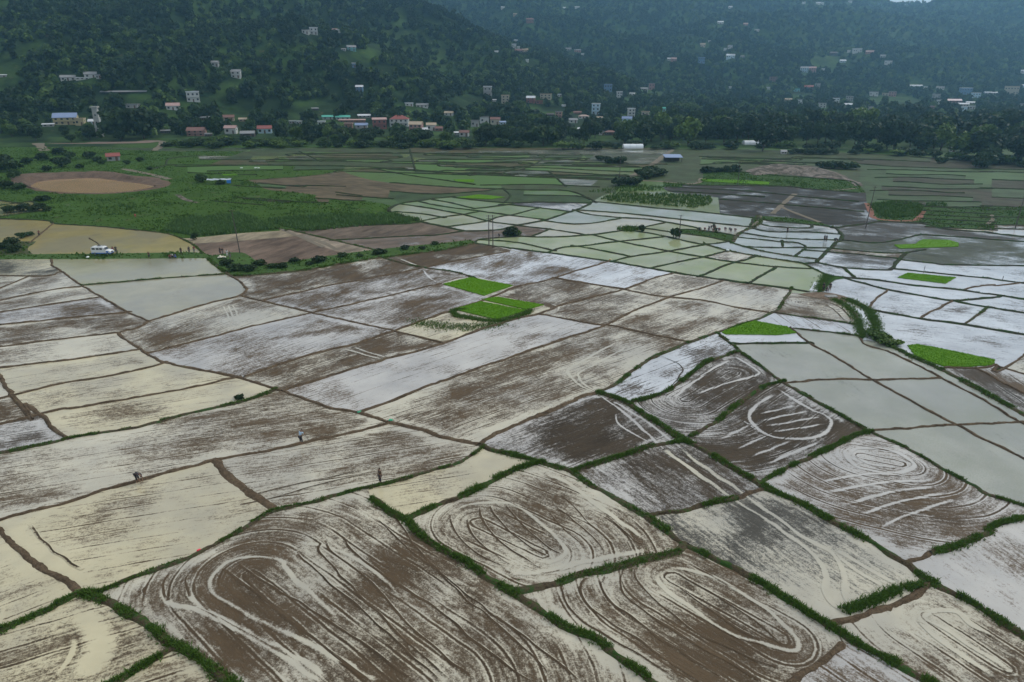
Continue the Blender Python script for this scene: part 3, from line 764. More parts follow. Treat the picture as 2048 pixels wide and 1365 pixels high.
for x, y, l in ((850, 415, 0), (830, 422, 1), (810, 432, 1), (900, 412, 0), (930, 420, 1), (900, 430, 2), (870, 440, 1), (930, 445, 1), (980, 430, 0), (1000, 455, 2), (950, 455, 2), (1020, 440, 2), (1040, 418, 0), (1080, 425, 0), (1060, 435, 1), (1110, 420, 0), (960, 408, 0),
                (1100, 450, 2), (1130, 440, 3), (1200, 440, 3), (1150, 460, 2), (1220, 450, 2), (1090, 465, 2), (1300, 447, 3), (1270, 440, 2), (1340, 455, 1), (1420, 462, 2), (1380, 470, 1), (1440, 455, 2), (1330, 468, 1), (1300, 432, 3)):
    S(x, y, -.1, ((0.30, 0.29, 0.17), (0.33, 0.30, 0.19), (0.38, 0.35, 0.25), (0.33, 0.34, 0.30))[l], GREY, fur=0, rice=(.60, .53, .40, .48)[l], leaf=((.085, .150, .038), (.125, .165, .048), (.16, .165, .075), (.10, .15, .065))[l])
for x, y in ((1050, 480), (1060, 490), (1150, 480), (1180, 485), (1200, 480), (1160, 505), (1230, 505), (1290, 490), (1280, 475), (1330, 485), (1290, 520), (1370, 510), (1350, 535), (1420, 525), (1440, 540), (1390, 500), (1500, 520), (1530, 550), (1580, 555), (1560, 530), (1440, 505), (1480, 545), (1000, 488)):
    S(x, y, -.15, (0.36, 0.36, 0.22), GREY, d=DIRX, fur=0, rice=.50, leaf=(.15, .215, .065))
for x, y in ((1520, 488), (1500, 500), (1540, 512), (1580, 500), (1630, 510), (1570, 490), (1640, 488), (1560, 505), (1610, 518), (1620, 500), (1590, 478)):
    S(x, y, .02, (0.33, 0.35, 0.33), GREY, d=(100, 8), fur=0, rice=.36, leaf=(.13, .18, .08))
for x, y in ((1530, 470), (1560, 458), (1600, 460), (1640, 460), (1560, 447), (1650, 475), (1580, 472)): S(x, y, .42, LILAC, (0.055, 0.062, 0.05), d=(100, 8), rice=.1, leaf=(.07, .11, .04))
for x, y in ((1300, 420), (1400, 435), (1250, 430), (1200, 412), (1150, 412), (1450, 445)): S(x, y, .50, LILAC, (0.042, 0.042, 0.042), d=(100, 10), fur=.3)
for x, y in ((1500, 420), (1600, 405), (1560, 395), (1660, 410), (1480, 392), (1400, 385), (1640, 425), (1560, 425), (1620, 392), (1500, 380), (1650, 398)): S(x, y, .80, LILAC, (0.042, 0.040, 0.034), d=(100, 8), fur=.8, wet=.35, rice=.22, leaf=(.05, .085, .028))
for x, y in ((470, 535), (600, 533), (800, 503), (900, 492), (440, 530)): S(x, y, 0, None, leaf=(.06, .115, .025))
for x, y in ((200, 513), (330, 512), (30, 497), (20, 515)): S(x, y, 0, None, leaf=(.075, .085, .035))
S(1645, 568, 0, None, leaf=(.05, .11, .025)); S(1660, 590, 1.3, PALE, (0.20, 0.155, 0.115), wet=.3); S(1733, 640, -.1, CLEAR, fur=0); S(1660, 575, 1.3, PALE, (0.20, 0.155, 0.115), wet=.3)
for x, y in ((1560, 356), (1620, 362), (1680, 370), (1500, 352), (1450, 350), (1650, 366), (1500, 366)): S(x, y, 0, None, leaf=(.036, .082, .010))
PALETTE = [  # strips of the far plain: mud cover, rice, water, mud, leaf
    (-.1, .66, (.15, .17, .06), GREY, (.075, .155, .010)), (-.1, .58, (.20, .20, .08), GREY, (.110, .160, .020)), (1.1, .46, LILAC, (.10, .075, .045), (.060, .115, .012)), (.95, .56, LILAC, BLACK, (.050, .115, .010)),
    (.75, .52, LILAC, BLACK, (.055, .120, .010)), (-.1, .78, (.08, .10, .04), GREY, (.070, .165, .006)), (1.1, .54, LILAC, (.06, .048, .034), (.055, .115, .012)), (.45, .46, LILAC, GREY, (.07, .13, .015))]
N_SEEDED = 0
def plough_dir(p, d):
    px, py, _ = proj(np.array([p[0], p[1], 0.0])); a, b = gp(px - d[0] * .1, py - d[1] * .1), gp(px + d[0] * .1, py + d[1] * .1)
    v = (b - a)[:2]; return v / (np.linalg.norm(v) + 1e-9)
FIELD_INFO = []
# fields ploughed in rounds: a point in the field and the middle line of the rounds
ROUNDS = [((600, 1180), (500, 1150), (800, 1400)), ((1080, 1050), (955, 1045), (1085, 1108)), ((1380, 1220), (1345, 1155), (1565, 1278)), ((1540, 870), (1535, 848), (1630, 842)), ((1720, 1000), (1725, 913), (1800, 928)),
          ((1860, 1270), (1862, 1238), (2010, 1335)), ((1630, 612), (1600, 605), (1655, 612)), ((1440, 790), (1370, 800), (1470, 745))]
def plough_uv(info_axis, cen, dv, nv, V):
    rel = V - cen
    if info_axis is None: return rel @ nv, rel @ dv
    a, b = info_axis; d = b - a; t = np.clip(((V - a) @ d) / (d @ d), 0, 1); q = a + t[:, None] * d
    return np.linalg.norm(V - q, axis=1), rel @ dv
for ci, c in enumerate(CELLS):
    px, py, _ = proj(np.array([*c['cen'], 0.0])); px, py = float(px), float(py)
    if py < 294: continue
    sd = [s for s in SEEDS if in_tris(c['A'], gp(s[0], s[1])[:2])]
    rd = random.random(); kind = 'paddy'
    if sd and sd[0][5] is None:
        kind = 'grass'; cov, fur, rice, wat, mud, leaf, d, wet = 0, 0, 0, PALE, BROWN, sd[0][7], DIRC, 0
    elif sd:
        cov, fur, rice, wat, mud, leaf, d, wet = sd[0][2:]
    elif py > 505 or (py > 455 and px > 1500):
        cov, fur, rice, wat, mud, leaf, d, wet = random.uniform(.25, .5), 1, 0, PALE, BROWN, RG, DIRC, 1
    elif 295 < py < 412 and px > 400 and not (px < 520 and py > 345):
        cov, rice, wat, mud, leaf = PALETTE[int(rd * 7.99)]; leaf = tuple(q * .68 for q in leaf); mud = tuple(q * .8 for q in mud)
        if px < 780 and 345 < py < 405: cov, rice, wat, mud, leaf = (1.1, .26, LILAC, (.115, .090, .056), (.065, .09, .025)) if rd < .7 else (-.1, .6, (.1, .11, .06), GREY, (.040, .090, .010))
        if px > 1720: cov, rice, wat, mud, leaf = [(.95, .58, LILAC, (.04, .034, .024), (.034, .080, .008)), (1.0, .66, LILAC, BLACK, (.040, .092, .008)), (1.0, .44, LILAC, (.060, .048, .036), (.036, .076, .010))][int(rd * 2.99)]
        fur, d, wet = .5, (100, 8), .4
    else:
        kind = 'grass'; cov, fur, rice, wat, mud, leaf, d, wet = 0, 0, 0, PALE, BROWN, (.044, .096, .007) if px < 900 else (.032, .072, .008), DIRC, 0
    B = np.array(c['bd']); B0, B1 = CV[B[:, 0]], CV[B[:, 1]]
    sp_ = float(np.clip(0.010 * c['cen'][1], 0.9, 8.0))
    lo, hi = np.minimum(B0, B1).min(0), np.maximum(B0, B1).max(0)
    while (hi - lo).prod() / sp_ ** 2 > 6000: sp_ *= 1.3
    gx, gy = np.meshgrid(np.arange(lo[0], hi[0], sp_), np.arange(lo[1], hi[1], sp_))
    P = np.column_stack([gx.ravel(), gy.ravel()])
    if len(P):
        P = P[inside(P, B0, B1)]
    if len(P): P = P[segdist(P, B0, B1) > sp_ * .45]
    ids = np.unique(B); mp_ = {int(v): i for i, v in enumerate(ids)}
    pts = np.vstack([CV[ids], P]) if len(P) else CV[ids]
    V, E, F, *_ = delaunay_2d_cdt([Vector((float(a), float(b))) for a, b in pts], [(mp_[int(a)], mp_[int(b)]) for a, b in B], [], 1, 1e-5)
    V = np.array([(v.x, v.y) for v in V]); F = np.array(F)
    if len(F) == 0: continue
    F = F[inside(V[F].mean(1), B0, B1)]
    if len(F) == 0: continue
    ed = segdist(V, B0, B1)
    dv = plough_dir(c['cen'], d); nv = np.array([-dv[1], dv[0]]); axis = None
    for q0, qa, qb in ROUNDS:
        if in_tris(c['A'], gp(*q0)[:2]):
            axis = (gp(*qa)[:2], gp(*qb)[:2]); dv = axis[1] - axis[0]; dv = dv / np.linalg.norm(dv); nv = np.array([-dv[1], dv[0]]); fur = 1.6 if q0[0] in (1540, 1720) else 1.2
    c['axis'] = axis; pu, pv = plough_uv(axis, c['cen'], dv, nv, V)
    n = len(V); e = np.clip(1 - np.abs(ed - 1.0) / 1.1, 0, 1) * (2.4 * vnoise(V[:, 0] / 7, V[:, 1] / 7, 17) - .6)
    z = (vnoise(ci * 1.7, 3.3) - .5) * 0.04
    at = {'plough': ('FLOAT_VECTOR', np.column_stack([pu, pv, np.full(n, rd * 40)])),
          'par': ('FLOAT_COLOR', np.column_stack([np.full(n, cov), np.full(n, fur), np.full(n, rice), e])),
          'wat': ('FLOAT_COLOR', np.tile([*wat, wet], (n, 1))), 'mud': ('FLOAT_COLOR', np.tile([*mud, 1], (n, 1))), 'leaf': ('FLOAT_COLOR', np.tile([*leaf, 1], (n, 1)))}
    c['info'] = (kind, cov, fur, rice, wat, mud, leaf, wet, dv, nv, rd * 40, z)
    nm = 'paddy_field' if kind == 'paddy' else 'grass_field'
    tag(link(nm, mesh_np(nm, np.column_stack([V, np.full(n, z)]), F.astype(np.int32), M_PADDY if kind == 'paddy' else M_GREEN, True, at)), kind='structure')
    if kind == 'grass': FIELD_INFO.append((B0, B1, lo, hi, c['area'], px, py))
    if len(sd) > 1 and 'DEBUG' in globals(): print('CELL', int(px), int(py), [s[:2] for s in sd])
used = [any(in_tris(c['A'], gp(s[0], s[1])[:2]) for c in CELLS) for s in SEEDS] if 'DEBUG' in globals() else []
print('cells', len(CELLS))
# ------------------------------------------------------------------ wheel ruts full of water and single furrows
TRACKS_TXT = """
w .42: 680,1242 578,1146 560,1122 513,1114 461,1122 427,1150 424,1173 441,1197 520,1240 640,1300 760,1365
w .40: 372,1160 383,1197 410,1218 513,1273 615,1327 650,1358
w .40: 328,1170 328,1190 345,1208 376,1216 424,1235 560,1310 640,1365
d .26: 650,1081 664,1105 718,1146 763,1187 814,1249 872,1297 944,1358
d .30: 688,1074 701,1098 763,1146 860,1210 960,1290 1060,1365
d .24: 742,1013 787,1033 841,1105 923,1190 1009,1259 1094,1344
d .24: 752,1037 820,1100 910,1170 1000,1240 1110,1320 1160,1365
d .28: 478,1126 499,1146 632,1225 700,1269 830,1365
d .30: 448,1136 478,1160 581,1242 640,1285 740,1365
d .22: 342,1146 325,1170 338,1201
d .22: 386,1136 372,1160 380,1194
d .26: 649,1078 639,1102 670,1139 700,1170 790,1260 900,1365
d .22: 590,1100 640,1150 720,1215 800,1290 880,1360
w .34: 600,1085 660,1095 730,1130 800,1190
d .26: 300,1195 285,1180 305,1165
d .22: 900,1030 903,1047 917,1074 960,1110 1009,1136
d .24: 934,1037 941,1061 968,1091 1019,1129
d .24: 958,1013 964,1037 995,1078 1077,1136
d .24: 978,1011 992,1033 1036,1078 1105,1119
d .22: 1009,1009 1043,1047 1094,1095 1125,1109
w .40: 896,1030 930,1013 978,1006 1029,1009 1077,1044 1129,1095 1125,1115 1091,1129
d .22: 1098,1027 1135,1064 1173,1098
d .22: 1111,1013 1163,1054 1211,1102
d .20: 1122,989 1197,1064 1238,1095
d .20: 1211,1030 1265,1078 1296,1091
w .45: 1091,951 1129,962 1197,1013 1231,1037 1299,1085
w .6: 1019,1146 1077,1146 1146,1129 1231,1112 1299,1098
d .26: 1170,1156 1163,1173 1173,1208 1214,1242 1282,1283 1350,1331 1400,1365
d .26: 1211,1153 1204,1173 1231,1211 1286,1249 1350,1297 1440,1350
d .26: 1248,1139 1241,1167 1265,1204 1350,1262 1450,1320 1520,1365
d .26: 1269,1136 1275,1160 1316,1204 1337,1221 1391,1265 1453,1294 1519,1324 1556,1335
w .36: 1326,1141 1315,1156 1337,1185 1391,1221 1453,1262 1526,1287 1585,1302 1596,1287 1570,1251 1505,1199 1428,1156 1366,1137 1326,1141
d .24: 1355,1148 1428,1189 1505,1240 1570,1294
d .24: 1337,1163 1391,1199 1464,1251 1519,1283
d .24: 1122,1167 1135,1208 1180,1252 1265,1303 1350,1355
w .45: 1330,900 1384,940 1461,995 1519,1031 1570,1066 1621,1106 1648,1137 1655,1160 1652,1181 1665,1206 1690,1222
w .45: 1366,900 1400,928 1475,980 1545,1030 1600,1070 1655,1100 1680,1130 1690,1160 1692,1190 1700,1206
w .40: 1655,1100 1720,1145 1780,1178
w .40: 1670,1100 1740,1140 1800,1172
w .36: 1193,787 1248,825 1300,873 1330,900
w .36: 1224,802 1275,832 1330,872 1366,900
w .28: 1231,828 1240,850 1299,886
w .42: 1231,686 1170,719 1139,739 1139,753 1163,773 1193,787
w .38: 1252,695 1197,726 1163,743 1156,753 1170,770 1190,783
w .50: 1552,788 1526,803 1505,821 1501,840 1519,862 1556,876 1610,878 1651,865 1662,843 1647,829 1618,818 1556,778
w .40: 1519,829 1590,812
w .40: 1522,842 1618,822
w .40: 1530,853 1640,835
w .40: 1545,865 1655,848
w .40: 1483,840 1519,862 1563,880
w .40: 1440,880 1500,850
w .40: 1470,900 1540,868
w .40: 1500,915 1590,880
w .40: 1530,930 1640,885
w .42: 1468,712 1508,737 1519,748 1497,756 1446,770 1391,789
w .42: 1461,719 1420,741 1384,767 1347,796
d .24: 1320,712 1365,735 1350,765 1330,790
w .45: 1700,905 1693,915 1720,935 1780,947 1815,942 1830,930 1800,908 1760,897 1720,897 1700,905
w .40: 1712,912 1740,928 1790,936
w .38: 1640,965 1720,950 1800,950
w .38: 1650,985 1750,968 1850,962
w .38: 1690,1010 1780,985 1870,975
w .38: 1720,1030 1800,1005 1890,985
w .38: 1760,1055 1830,1025 1910,1000
w .45: 1840,1247 1844,1232 1870,1221 1914,1225 1943,1250 1990,1275
w .40: 1840,1247 1870,1275 1920,1310 2000,1360
w .40: 1850,1240 1900,1265 1970,1310 2040,1355
w 1.8: 140,1228 175,1238 190,1262 205,1290 190,1320 165,1360
w .45: 147,1273 150,1293 137,1320 103,1358
w .40: 5,1215 5,1235 -2,1260
w .30: 447,612 455,630 462,645
w .30: 456,611 464,628 471,643
w .30: 465,610 473,626 480,641
w .40: 688,698 763,719
w .40: 703,694 772,716
d .40: 1640,600 1680,615 1705,640
d .35: 1625,603 1665,618 1690,642
w .40: 845,540 860,556 872,565
w .50: 795,516 815,524 840,534
w .40: 1060,512 1000,495 955,490
w .30: 1080,612 1095,618 1090,628
w .30: 1100,608 1118,615 1112,625
d .30: 60,1050 100,1095 165,1140
d .22: 480,1010 530,1000 640,970 740,945
d .22: 500,990 600,968 720,940
"""
PCELLS = [c for c in CELLS if c.get('info') and c['info'][0] == 'paddy']
for ti, ln in enumerate(TRACKS_TXT.strip().splitlines()):
    hd, pts = ln.split(':'); c, w = hd.split(); w = float(w) * (.46 if c == 'w' else .45)
    P = [tuple(float(q) for q in p.split(',')) for p in pts.split()]
    G = np.array([gp(x, y)[:2] for x, y in P]); L = spline(G, 0.3)
    T = np.gradient(L, axis=0); T /= np.linalg.norm(T, axis=1)[:, None] + 1e-9; N = np.stack([-T[:, 1], T[:, 0]], 1)
    s = np.arange(len(L)) * 0.3; n = len(L)
    ww = w * (0.75 + .5 * vnoise(s / 2.1, 0 * s + ti, 21)); off = (vnoise(s / 1.9, 0 * s + ti, 23) - .5) * 0.25
    cell = next((q for k in (n // 2, n // 3, 2 * n // 3, n // 5) for q in PCELLS if in_tris(q['A'], L[k])), None)
    if cell is None: continue
    kd, cov, fur, rice, wat, mud, leaf, wet, dv, nv, rd, zc = cell['info']
    fade = np.clip(np.minimum(s, s[::-1]) / 2.0, 0, 1) * (0.55 + .75 * vnoise(s / 2.6, 0 * s + ti * 1.0, 27))
    # section: ragged shoulder, core, ragged shoulder (a furrow throws up a thin wet groove beside its ridge)
    sec = [(-1.7, 0), (-.5, .75), (0, 1), (.5, .75), (1.7, 0)] if c == 'w' else [(-1.6, 0), (-.5, .8), (0, 1), (.5, .8), (.95, -.35), (1.7, 0)]
    tgt = -.38 if c == 'w' else 1.30
    V = np.concatenate([np.column_stack([L + N * (off + ww * a)[:, None], zc + .010 + ti * .0004 + s * .0004 + np.full(n, (.015 * max(k, 0) if c == 'd' else 0))]) for a, k in sec])
    cv = np.concatenate([cov + (tgt - cov) * k * fade for a, k in sec])
    i = np.arange(n - 1); F = np.concatenate([np.stack([k * n + i, (k + 1) * n + i, (k + 1) * n + i + 1, k * n + i + 1], -1) for k in range(len(sec) - 1)])
    pu, pv = plough_uv(cell['axis'], cell['cen'], dv, nv, V[:, :2]); m_ = len(V)
    at = {'plough': ('FLOAT_VECTOR', np.column_stack([pu, pv, np.full(m_, rd)])), 'par': ('FLOAT_COLOR', np.column_stack([cv, np.full(m_, fur), np.full(m_, rice), np.zeros(m_)])),
          'wat': ('FLOAT_COLOR', np.tile([*wat, wet], (m_, 1))), 'mud': ('FLOAT_COLOR', np.tile([*mud, 1], (m_, 1))), 'leaf': ('FLOAT_COLOR', np.tile([*leaf, 1], (m_, 1)))}
    nm = 'wheel_rut' if c == 'w' else 'furrow'
    tag(link(nm, mesh_np(nm, V, F.astype(np.int32), M_PADDY, True, at)), kind='structure')

# ------------------------------------------------------------------ paths, pits and bare ground (laid on the plain)
def poly_sheet(name, pts, mat, z=0.03, kind='structure', attrs=None):
    G = np.array([gp(x, y)[:2] for x, y in pts]); L = spline(np.vstack([G, G[:1]]), 2.0)[:-1]
    V, E, F, *_ = delaunay_2d_cdt([Vector((float(a), float(b))) for a, b in L], [(i, (i + 1) % len(L)) for i in range(len(L))], [], 1, 1e-4)
    V = np.array([(v.x, v.y, z) for v in V])
    return tag(link(name, mesh_np(name, V, [tuple(f) for f in F], mat)), kind=kind)
def path(name, pts, w, mat, z=0.05, ground=False):
    G = np.array([(hit(x, y) if ground else gp(x, y))[:2] for x, y in pts]); L = spline(G, 1.5)
    T = np.gradient(L, axis=0); T /= np.linalg.norm(T, axis=1)[:, None] + 1e-9; N = np.stack([-T[:, 1], T[:, 0]], 1)
    s = np.arange(len(L)) * 1.5; ww = w * (0.7 + 0.6 * vnoise(s / 4, 0 * s, 31)) * .5
    zz = (terrain(L[:, 0], L[:, 1]) + .35) if ground else np.full(len(L), z)
    zz = np.maximum(zz, z)
    V = np.concatenate([np.column_stack([L + N * ww[:, None], zz]), np.column_stack([L, zz + .03]), np.column_stack([L - N * ww[:, None], zz])]); n = len(L); i = np.arange(n - 1)
    F = np.concatenate([np.stack([i, i + n, i + n + 1, i + 1], -1), np.stack([i + n, i + 2 * n, i + 2 * n + 1, i + n + 1], -1)])
    return tag(link(name, mesh_np(name, V, F.astype(np.int32), mat, True)), kind='structure')
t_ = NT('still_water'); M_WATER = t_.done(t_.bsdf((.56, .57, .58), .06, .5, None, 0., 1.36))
M_TRACK = plain('pale_track', (0.17, 0.145, 0.108), 0.95, 0.35, 0.5, spec=.1)
M_RED = plain('red_earth', (0.22, 0.105, 0.075), 0.95, 0.3, 0.5, spec=.1)
def mk_sand():
    t = NT('bare_sand'); pos = t.n('NewGeometry').outputs['Position']; a = t.noise(pos, .14, 5, .7, dist=1.0); b = t.noise(pos, .8, 4, .7)
    col = t.mix(t.smooth(a, .42, .60), (.085, .075, .055), (.235, .20, .17)); col = t.mul(col, t.m('ADD', .5, b))
    return t.done(t.bsdf(col, .95, .1, t.bump(t.m('ADD', a, b), 1.0, .8)))
M_SAND = mk_sand()
M_CONC = plain('weathered_concrete', (0.36, 0.36, 0.34), 0.9, 0.3, 0.8)
path('dirt_path', [(1250, 361), (1291, 337), (1308, 327), (1330, 311), (1346, 300)], 3.2, M_TRACK)
path('dirt_path', [(1250, 361), (1312, 363), (1386, 368), (1406, 357)], 2.4, M_TRACK)
path('dirt_path', [(1734, 407), (1742, 425), (1750, 437), (1790, 442), (1830, 441), (1842, 431), (1846, 423)], 1.9, M_RED)
path('dirt_path', [(1718, 373), (1712, 366), (1700, 362), (1692, 357)], 4.0, M_SAND)
path('dirt_path', [(1612, 377), (1660, 381), (1716, 377)], 1.6, M_TRACK)
path('dirt_path', [(1520, 432), (1516, 444), (1490, 462)], 1.2, M_TRACK)
path('dirt_path', [(1640, 445), (1600, 430), (1570, 418), (1560, 412)], 1.6, M_TRACK)
path('dirt_path', [(1545, 428), (1562, 412), (1578, 398), (1590, 388)], 1.8, M_TRACK)
path('dirt_path', [(513, 439), (560, 458), (596, 473), (648, 495)], 1.2, M_TRACK)
path('dirt_path', [(590, 471), (640, 484), (675, 500)], 1.6, M_TRACK)
path('dirt_path', [(325, 284), (322, 292), (308, 302)], 4.5, M_TRACK)
path('dirt_path', [(300, 280), (312, 282), (325, 284)], 5, M_TRACK)
path('dirt_path', [(58, 268), (72, 283), (90, 302)], 6, M_TRACK)
path('dirt_path', [(340, 359), (300, 349), (245, 338)], 3, M_TRACK)
path('dirt_path', [(1985, 460), (1975, 450), (1985, 440), (1983, 430)], 1.2, M_TRACK)
path('dirt_path', [(355, 390), (372, 400), (395, 406)], 2.0, M_SAND)
poly_sheet('bare_ground', [(60, 276), (160, 275), (300, 278), (300, 286), (150, 288), (85, 286)], plain('fallow_earth', (0.21, 0.155, 0.125), .95, .3, .3, spec=.1), 0.04)
poly_sheet('mud_pad', [(1596, 589), (1632, 585), (1668, 588), (1700, 597), (1706, 604), (1672, 604), (1640, 598), (1612, 593)], mk_bund('pad_earth', (0.17, 0.125, 0.088), (0.06, 0.085, 0.03), .62, .72), 0.07)
poly_sheet('grass_verge', [(1652, 549), (1668, 552), (1700, 556), (1672, 560), (1656, 572), (1646, 584), (1630, 584), (1640, 570)], mk_bund('verge', (0.10, 0.085, 0.05), (0.036, 0.085, 0.012), .30, .42), 0.09)
path('canal_water', [(1712, 618), (1724, 634), (1732, 652), (1736, 668), (1738, 682)], 2.0, M_WATER, 0.06)
path('canal_water', [(1636, 566), (1630, 576), (1626, 583)], 1.6, M_WATER, 0.11)
def mound(name, pts, mat, height, lump, z0=0.02):
    """a bumpy heap with a traced outline"""
    G = np.array([gp(x, y)[:2] for x, y in pts]); L = spline(np.vstack([G, G[:1]]), 2.0)[:-1]
    B0, B1 = L, np.roll(L, -1, 0); lo, hi = L.min(0), L.max(0)
    gx, gy = np.meshgrid(np.arange(lo[0], hi[0], 1.3), np.arange(lo[1], hi[1], 1.8)); P = np.column_stack([gx.ravel(), gy.ravel()])
    P = P[inside(P, B0, B1)]; P = P[segdist(P, B0, B1) > .6]
    A = np.vstack([L, P])
    V, E, F, *_ = delaunay_2d_cdt([Vector((float(a), float(b))) for a, b in A], [(i, (i + 1) % len(L)) for i in range(len(L))], [], 1, 1e-4)
    V = np.array([(v.x, v.y) for v in V]); d = segdist(V, B0, B1)
    z = z0 + height * np.clip(d / 6, 0, 1) ** .7 * (0.35 + lump * fbm(V[:, 0] / 5, V[:, 1] / 7, 3, 77))
    return link(name, mesh_np(name, np.column_stack([V, z]), [tuple(f) for f in F], mat, True))
o = mound('sand_heap', [(1490, 342), (1520, 334), (1560, 332), (1640, 338), (1690, 352), (1692, 361), (1660, 359), (1610, 353), (1560, 349), (1510, 351)], M_SAND, 0.9, 2.6)
tag(o, 'broad heap of pale bare sand among the dark strips', 'sand heap')

# flooded borrow pit: a ring bank with ochre water inside
pit = link('borrow_pit', None, None, None)
po = np.array([gp(x, y)[:2] for x, y in ((22, 354), (60, 347), (160, 346), (260, 352), (335, 361), (322, 376), (232, 387), (130, 388), (62, 380), (28, 368))])
pw = np.array([gp(x, y)[:2] for x, y in ((60, 371), (88, 362), (185, 357), (250, 364), (306, 373), (292, 378), (236, 385.5), (150, 386.5), (92, 382), (64, 377))])
n_ = 90
def loop(G):
    L = spline(np.vstack([G, G[:1]]), 1.0); c = np.concatenate([[0], np.cumsum(np.linalg.norm(np.diff(L, axis=0), axis=1))]); t = np.linspace(0, c[-1], n_ + 1)[:-1]
    return np.column_stack([np.interp(t, c, L[:, 0]), np.interp(t, c, L[:, 1])])
Lo, Lw = loop(po), loop(pw)
rngp = [(0.0, 0.02), (0.30, 1.3), (0.60, 1.9), (0.72, 1.8), (0.86, 0.5), (1.06, 0.05)]
Vp = []
far = np.clip((Lo[:, 1] - np.median(Lo[:, 1])) / 30 + .5, .03, 1)
for k, (t, z) in enumerate(rngp):
    jt = (vnoise(np.arange(n_) / 3.0, np.full(n_, k * 3.1), 41) - .5)
    Vp.append(np.column_stack([Lo * (1 - t) + Lw * t + jt[:, None] * 2.4 * (k < 5), z * far * (1 + .7 * jt) + .02]))
Vp = np.concatenate(Vp); i_ = np.arange(n_); Fp = np.concatenate([np.stack([k * n_ + i_, k * n_ + (i_ + 1) % n_, (k + 1) * n_ + (i_ + 1) % n_, (k + 1) * n_ + i_], -1) for k in range(5)])
M_PIT = mk_bund('pit_earth', (0.13, 0.090, 0.065), (0.05, 0.075, 0.03), .62, .72)
link('bank', mesh_np('bank', Vp, Fp.astype(np.int32), M_PIT, True), pit)
Vw = np.column_stack([Lw, np.full(n_, .10)])
t_ = NT('ochre_water'); pz = t_.n('NewGeometry').outputs['Position']
M_OCHRE = t_.done(t_.bsdf(t_.mul((0.36, 0.225, 0.11), t_.m('ADD', .75, t_.m('MULTIPLY', t_.noise(pz, .12, 4), .5))), .15, .5, t_.bump(t_.noise(pz, 1.5, 2), .04, .05)))
link('water', mesh_np('water', Vw, [tuple(range(n_))], M_OCHRE), pit)
tag(pit, 'oval earth pit filled with orange muddy water beside the pasture', 'pit')

# ------------------------------------------------------------------ grass, weeds, seed beds, maize
def blades(P, h, w, lean=0.45, hv=0.5, rs=0, per=1, spread=0.0):
    """one leaning triangle pair per point; returns V, F, shade"""
    r = np.random.default_rng(rs); P = np.repeat(P, per, 0); n = len(P)
    if spread: P = P + np.column_stack([r.normal(0, spread, (n, 2)), np.zeros(n)])
    h = h if np.ndim(h) == 0 else np.repeat(h, per)
    a = r.uniform(0, 2 * np.pi, n); hh = h * (1 - hv / 2 + hv * r.random(n)); ww = w * (0.6 + 0.8 * r.random(n)); le = lean * hh * r.random(n)
    b = r.uniform(0, 2 * np.pi, n)
    dx, dy = np.cos(a) * ww / 2, np.sin(a) * ww / 2; lx, ly = np.cos(b) * le, np.sin(b) * le
    v0 = P + np.column_stack([dx, dy, 0 * dx]); v1 = P - np.column_stack([dx, dy, 0 * dx])
    v2 = P + np.column_stack([lx * .4 - dx * .7, ly * .4 - dy * .7, hh * .6]); v3 = P + np.column_stack([lx * .4 + dx * .7, ly * .4 + dy * .7, hh * .6]); v4 = P + np.column_stack([lx, ly, hh])
    V = np.stack([v0, v1, v2, v3, v4], 1).reshape(-1, 3); i = np.arange(n) * 5
    F = np.concatenate([np.stack([i, i + 1, i + 2], -1), np.stack([i, i + 2, i + 3], -1), np.stack([i + 3, i + 2, i + 4], -1)])
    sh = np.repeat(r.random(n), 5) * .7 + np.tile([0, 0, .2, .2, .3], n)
    return V, F.astype(np.int32), sh
def stuff(name, V, F, sh, mat, label, cat):
    return tag(link(name, mesh_np(name, V, F, mat, False, {'shade': ('FLOAT', sh)})), label, cat, None, 'stuff')
# grass along the banks
GP, GH, GR = [], [], []
for bi, (c, w, L, P) in enumerate(LINES):
    if c not in 'gxf': continue
    seg = np.linalg.norm(np.diff(L, axis=0), axis=1); tot = seg.sum(); cum = np.concatenate([[0], np.cumsum(seg)])
    my = np.median(L[:, 1])
    dens = {'g': 60, 'x': 36, 'f': 6}[c] * float(np.clip(100 / my, .12, 1.3))
    if my > 330: continue
    n = int(tot * dens)
    if n < 4: continue
    t = rng.random(n) * tot; x = np.interp(t, cum, L[:, 0]); y = np.interp(t, cum, L[:, 1])
    T = np.gradient(L, axis=0); tx = np.interp(t, cum, T[:, 0]); ty = np.interp(t, cum, T[:, 1]); k = np.hypot(tx, ty) + 1e-9
    ww = w * .64 * (0.6 + 0.8 * vnoise(t / 1.7, 0 * t + bi, 5)); o_ = rng.normal(0, .36, n) * ww
    keep = vnoise(t / 2.2, 0 * t + bi, 61) > {'g': .33, 'x': .38, 'f': .40}[c]
    x = x - ty / k * o_; y = y + tx / k * o_; z = BH[c] * np.clip(1 - np.abs(o_) / (ww * .75), 0, 1) * .8
    GP.append(np.column_stack([x, y, z])[keep]); GH.append((np.where(c == 'g', .26, .20) * (0.6 + 0.9 * vnoise(t / 1.1, 0 * t + bi, 62)))[keep])
GP, GH = np.vstack(GP), np.concatenate(GH)
